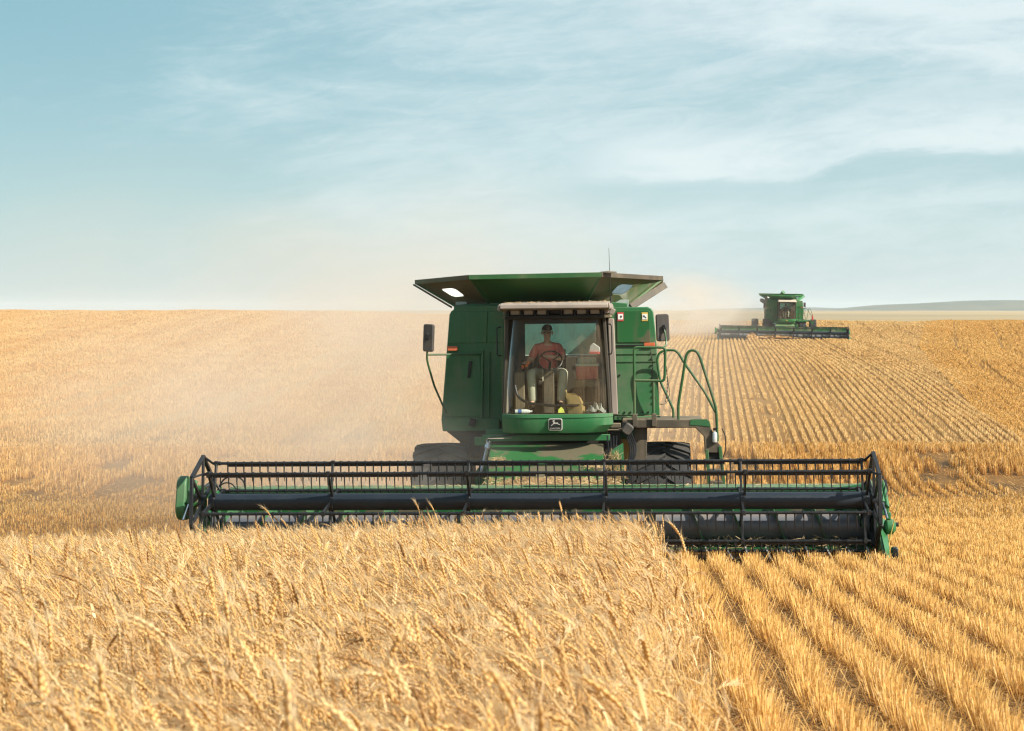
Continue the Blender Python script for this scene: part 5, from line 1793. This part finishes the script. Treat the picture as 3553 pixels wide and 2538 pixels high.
for _ in range(220):
    strawbit((random.gauss(1.02, 0.07), 2.55, random.uniform(0.75, 1.25)), random.uniform(0.1, 0.3), 0.006, 1.6)
for _ in range(420):
    strawbit((random.uniform(-4.5, 4.5), random.uniform(0.85, 1.05), 0.955), random.uniform(0.03, 0.10), 0.005, 0.15)
for _ in range(700):                        # cut straw on its way into the auger
    strawbit((random.uniform(-4.2, 4.4), random.uniform(0.0, 0.35), random.uniform(0.17, 0.30)), random.uniform(0.06, 0.25), 0.006, 0.5)
Vn = np.array([tuple(q) for q in V])
o = np_mesh('straw_debris', Vn, [np.arange(len(Vn)).reshape(-1, 4)], CHAFF, {'tint': np.full(len(Vn), 0.5), 'rnd': np.array(RN) * 0.7 + 0.2})
tag(link(o), 'loose straw and chaff lying on the near harvester feeder and header', 'straw', kind='stuff')

# heaps of chaff carried on the distant header and its feeder
m = plain('chaff_heap_straw', (0.52, 0.33, 0.15), 0.95, 0, 0.35, 5, 0.1)


def heap(name, M, c, s, label, rough=0.25):
    vs, fs = [], []
    nu_, nv_ = 28, 12
    for i in range(nv_ + 1):
        for k in range(nu_):
            ph, a = math.pi / 2 * i / nv_, 2 * math.pi * k / nu_
            q = 1 + rough * (random.random() - 0.5)
            vs.append(M @ Vector((c[0] + s[0] * q * math.sin(ph) * math.cos(a), c[1] + s[1] * q * math.sin(ph) * math.sin(a), c[2] + s[2] * q * math.cos(ph))))
    fs = [(i * nu_ + k, i * nu_ + (k + 1) % nu_, (i + 1) * nu_ + (k + 1) % nu_, (i + 1) * nu_ + k) for i in range(nv_) for k in range(nu_)]
    o = MB().add(vs, fs).build(name, m, None, flat=True)
    return tag(o, label, 'straw heap', kind='stuff')


heap('feeder_chaff', MF, (0.05, 1.9, 0.80), (0.85, 0.9, 0.42), 'rounded heap of pale chaff on the distant harvester feeder')
heap('cut_straw_heap', MF, (-3.1, -0.35, 0.0), (0.55, 0.4, 0.62), 'tuft of straw bunched against the distant harvester header', 0.6)
heap('cut_straw_heap', MF, (-0.9, 0.1, 0.15), (2.2, 0.35, 0.38), 'orange cut straw gathering in the middle of the distant header', 0.6)


# ------------------------------------------------------------------ dust and haze


def dust(name, c, r, dens, label, col=(0.98, 0.90, 0.79), nscale=1.6, seed=0.0):
    m, t = newmat(name + '_air')
    oc = objco(t)
    vl = t.new('ShaderNodeVectorMath', operation='LENGTH'); t.link(oc, vl.inputs[0])
    fall = t.ss(vl.outputs['Value'], 0.15, 1.0, 1.0, 0.0)
    off_ = t.new('ShaderNodeVectorMath', operation='ADD'); t.link(oc, off_.inputs[0]); off_.inputs[1].default_value = (seed, seed * 0.7, 0)
    nz = t.ss(t.noise(off_.outputs[0], nscale, 4, 0.55), 0.36, 0.66, 0.06, 1.0)
    d = t.math('MULTIPLY', t.math('MULTIPLY', fall, nz), dens)
    v = t.new('ShaderNodeVolumePrincipled')
    t.put(v.inputs['Color'], col)
    v.inputs['Anisotropy'].default_value = 0.2
    t.link(d, v.inputs['Density'])
    o_ = t.new('ShaderNodeOutputMaterial'); t.link(v.outputs[0], o_.inputs['Volume'])
    me = bpy.data.meshes.new(name)
    bm = bmesh.new(); bmesh.ops.create_icosphere(bm, subdivisions=3, radius=1.0); bm.to_mesh(me); bm.free()
    me.materials.append(m)
    o = link(bpy.data.objects.new(name, me))
    o.location = c; o.scale = r
    return tag(o, label, 'dust', kind='stuff')


dust('dust_cloud', (-4.2, 39.5, 0.0), (12.0, 15.5, 6.2), 0.115, 'tan harvest dust drifting left behind the near harvester', nscale=1.8)
dust('dust_cloud', (-1.9, 25.2, -1.05), (3.0, 2.2, 1.6), 0.26, 'thin dust around the left front tyre of the near harvester', nscale=2.2, seed=3.0)
dust('dust_cloud', (17.5, 160.0, 0.6), (9.5, 14.0, 5.6), 0.20, 'pale dust plume trailing left of the distant harvester', nscale=1.7, seed=5.0)
m, t = newmat('haze_air')
v = t.new('ShaderNodeVolumePrincipled')
t.put(v.inputs['Color'], (0.86, 0.93, 1.0))
v.inputs['Density'].default_value = 0.00015
o_ = t.new('ShaderNodeOutputMaterial'); t.link(v.outputs[0], o_.inputs['Volume'])
o = MB().box((0, 2530, 7.0), (8800, 5160, 30.0)).build('haze', m, None, flat=True)
tag(o, 'faint pale haze over the fields and the distant hills', 'haze', kind='stuff')


# a few stalks that stand up clear of the crop, against the reel
for px_, yy, ht, lean, lab in ((-1.13, 20.4, 1.02, 0.15, 'left one of the two tall wheat ears rising side by side against the reel tube'),
                               (-0.975, 20.6, 0.99, 0.02, 'right one of the two tall wheat ears rising side by side against the reel tube'),
                               (-3.02, 20.2, 1.04, 0.10, 'lone bearded wheat ear before the left third of the reel'),
                               (0.62, 19.6, 0.99, -0.2, 'single wheat ear rising before the middle of the reel')):
    st_ = rng
    v, f, tt = stem_variant(0, 1.9)
    for _ in range(30):
        top = v[:, 2].max()
        if abs(v[v[:, 2].argmax(), 0]) < 0.16 and top > 0.72:
            break
        v, f, tt = stem_variant(0, 1.9)
    k = ht / v[:, 2].max()
    c_, s_ = math.cos(lean * 6), math.sin(lean * 6)
    vv = np.stack([(v[:, 0] * c_ - v[:, 1] * s_), (v[:, 0] * s_ + v[:, 1] * c_), v[:, 2] * k], -1)
    o = np_mesh('wheat_stalk', vv, [f], WHEAT, {'tint': tt, 'rnd': np.full(len(v), 0.5)})
    o.location = (px_, yy, float(gz(px_, yy)))
    tag(link(o), lab, 'wheat stalk', 'wheat stalks standing above the crop')
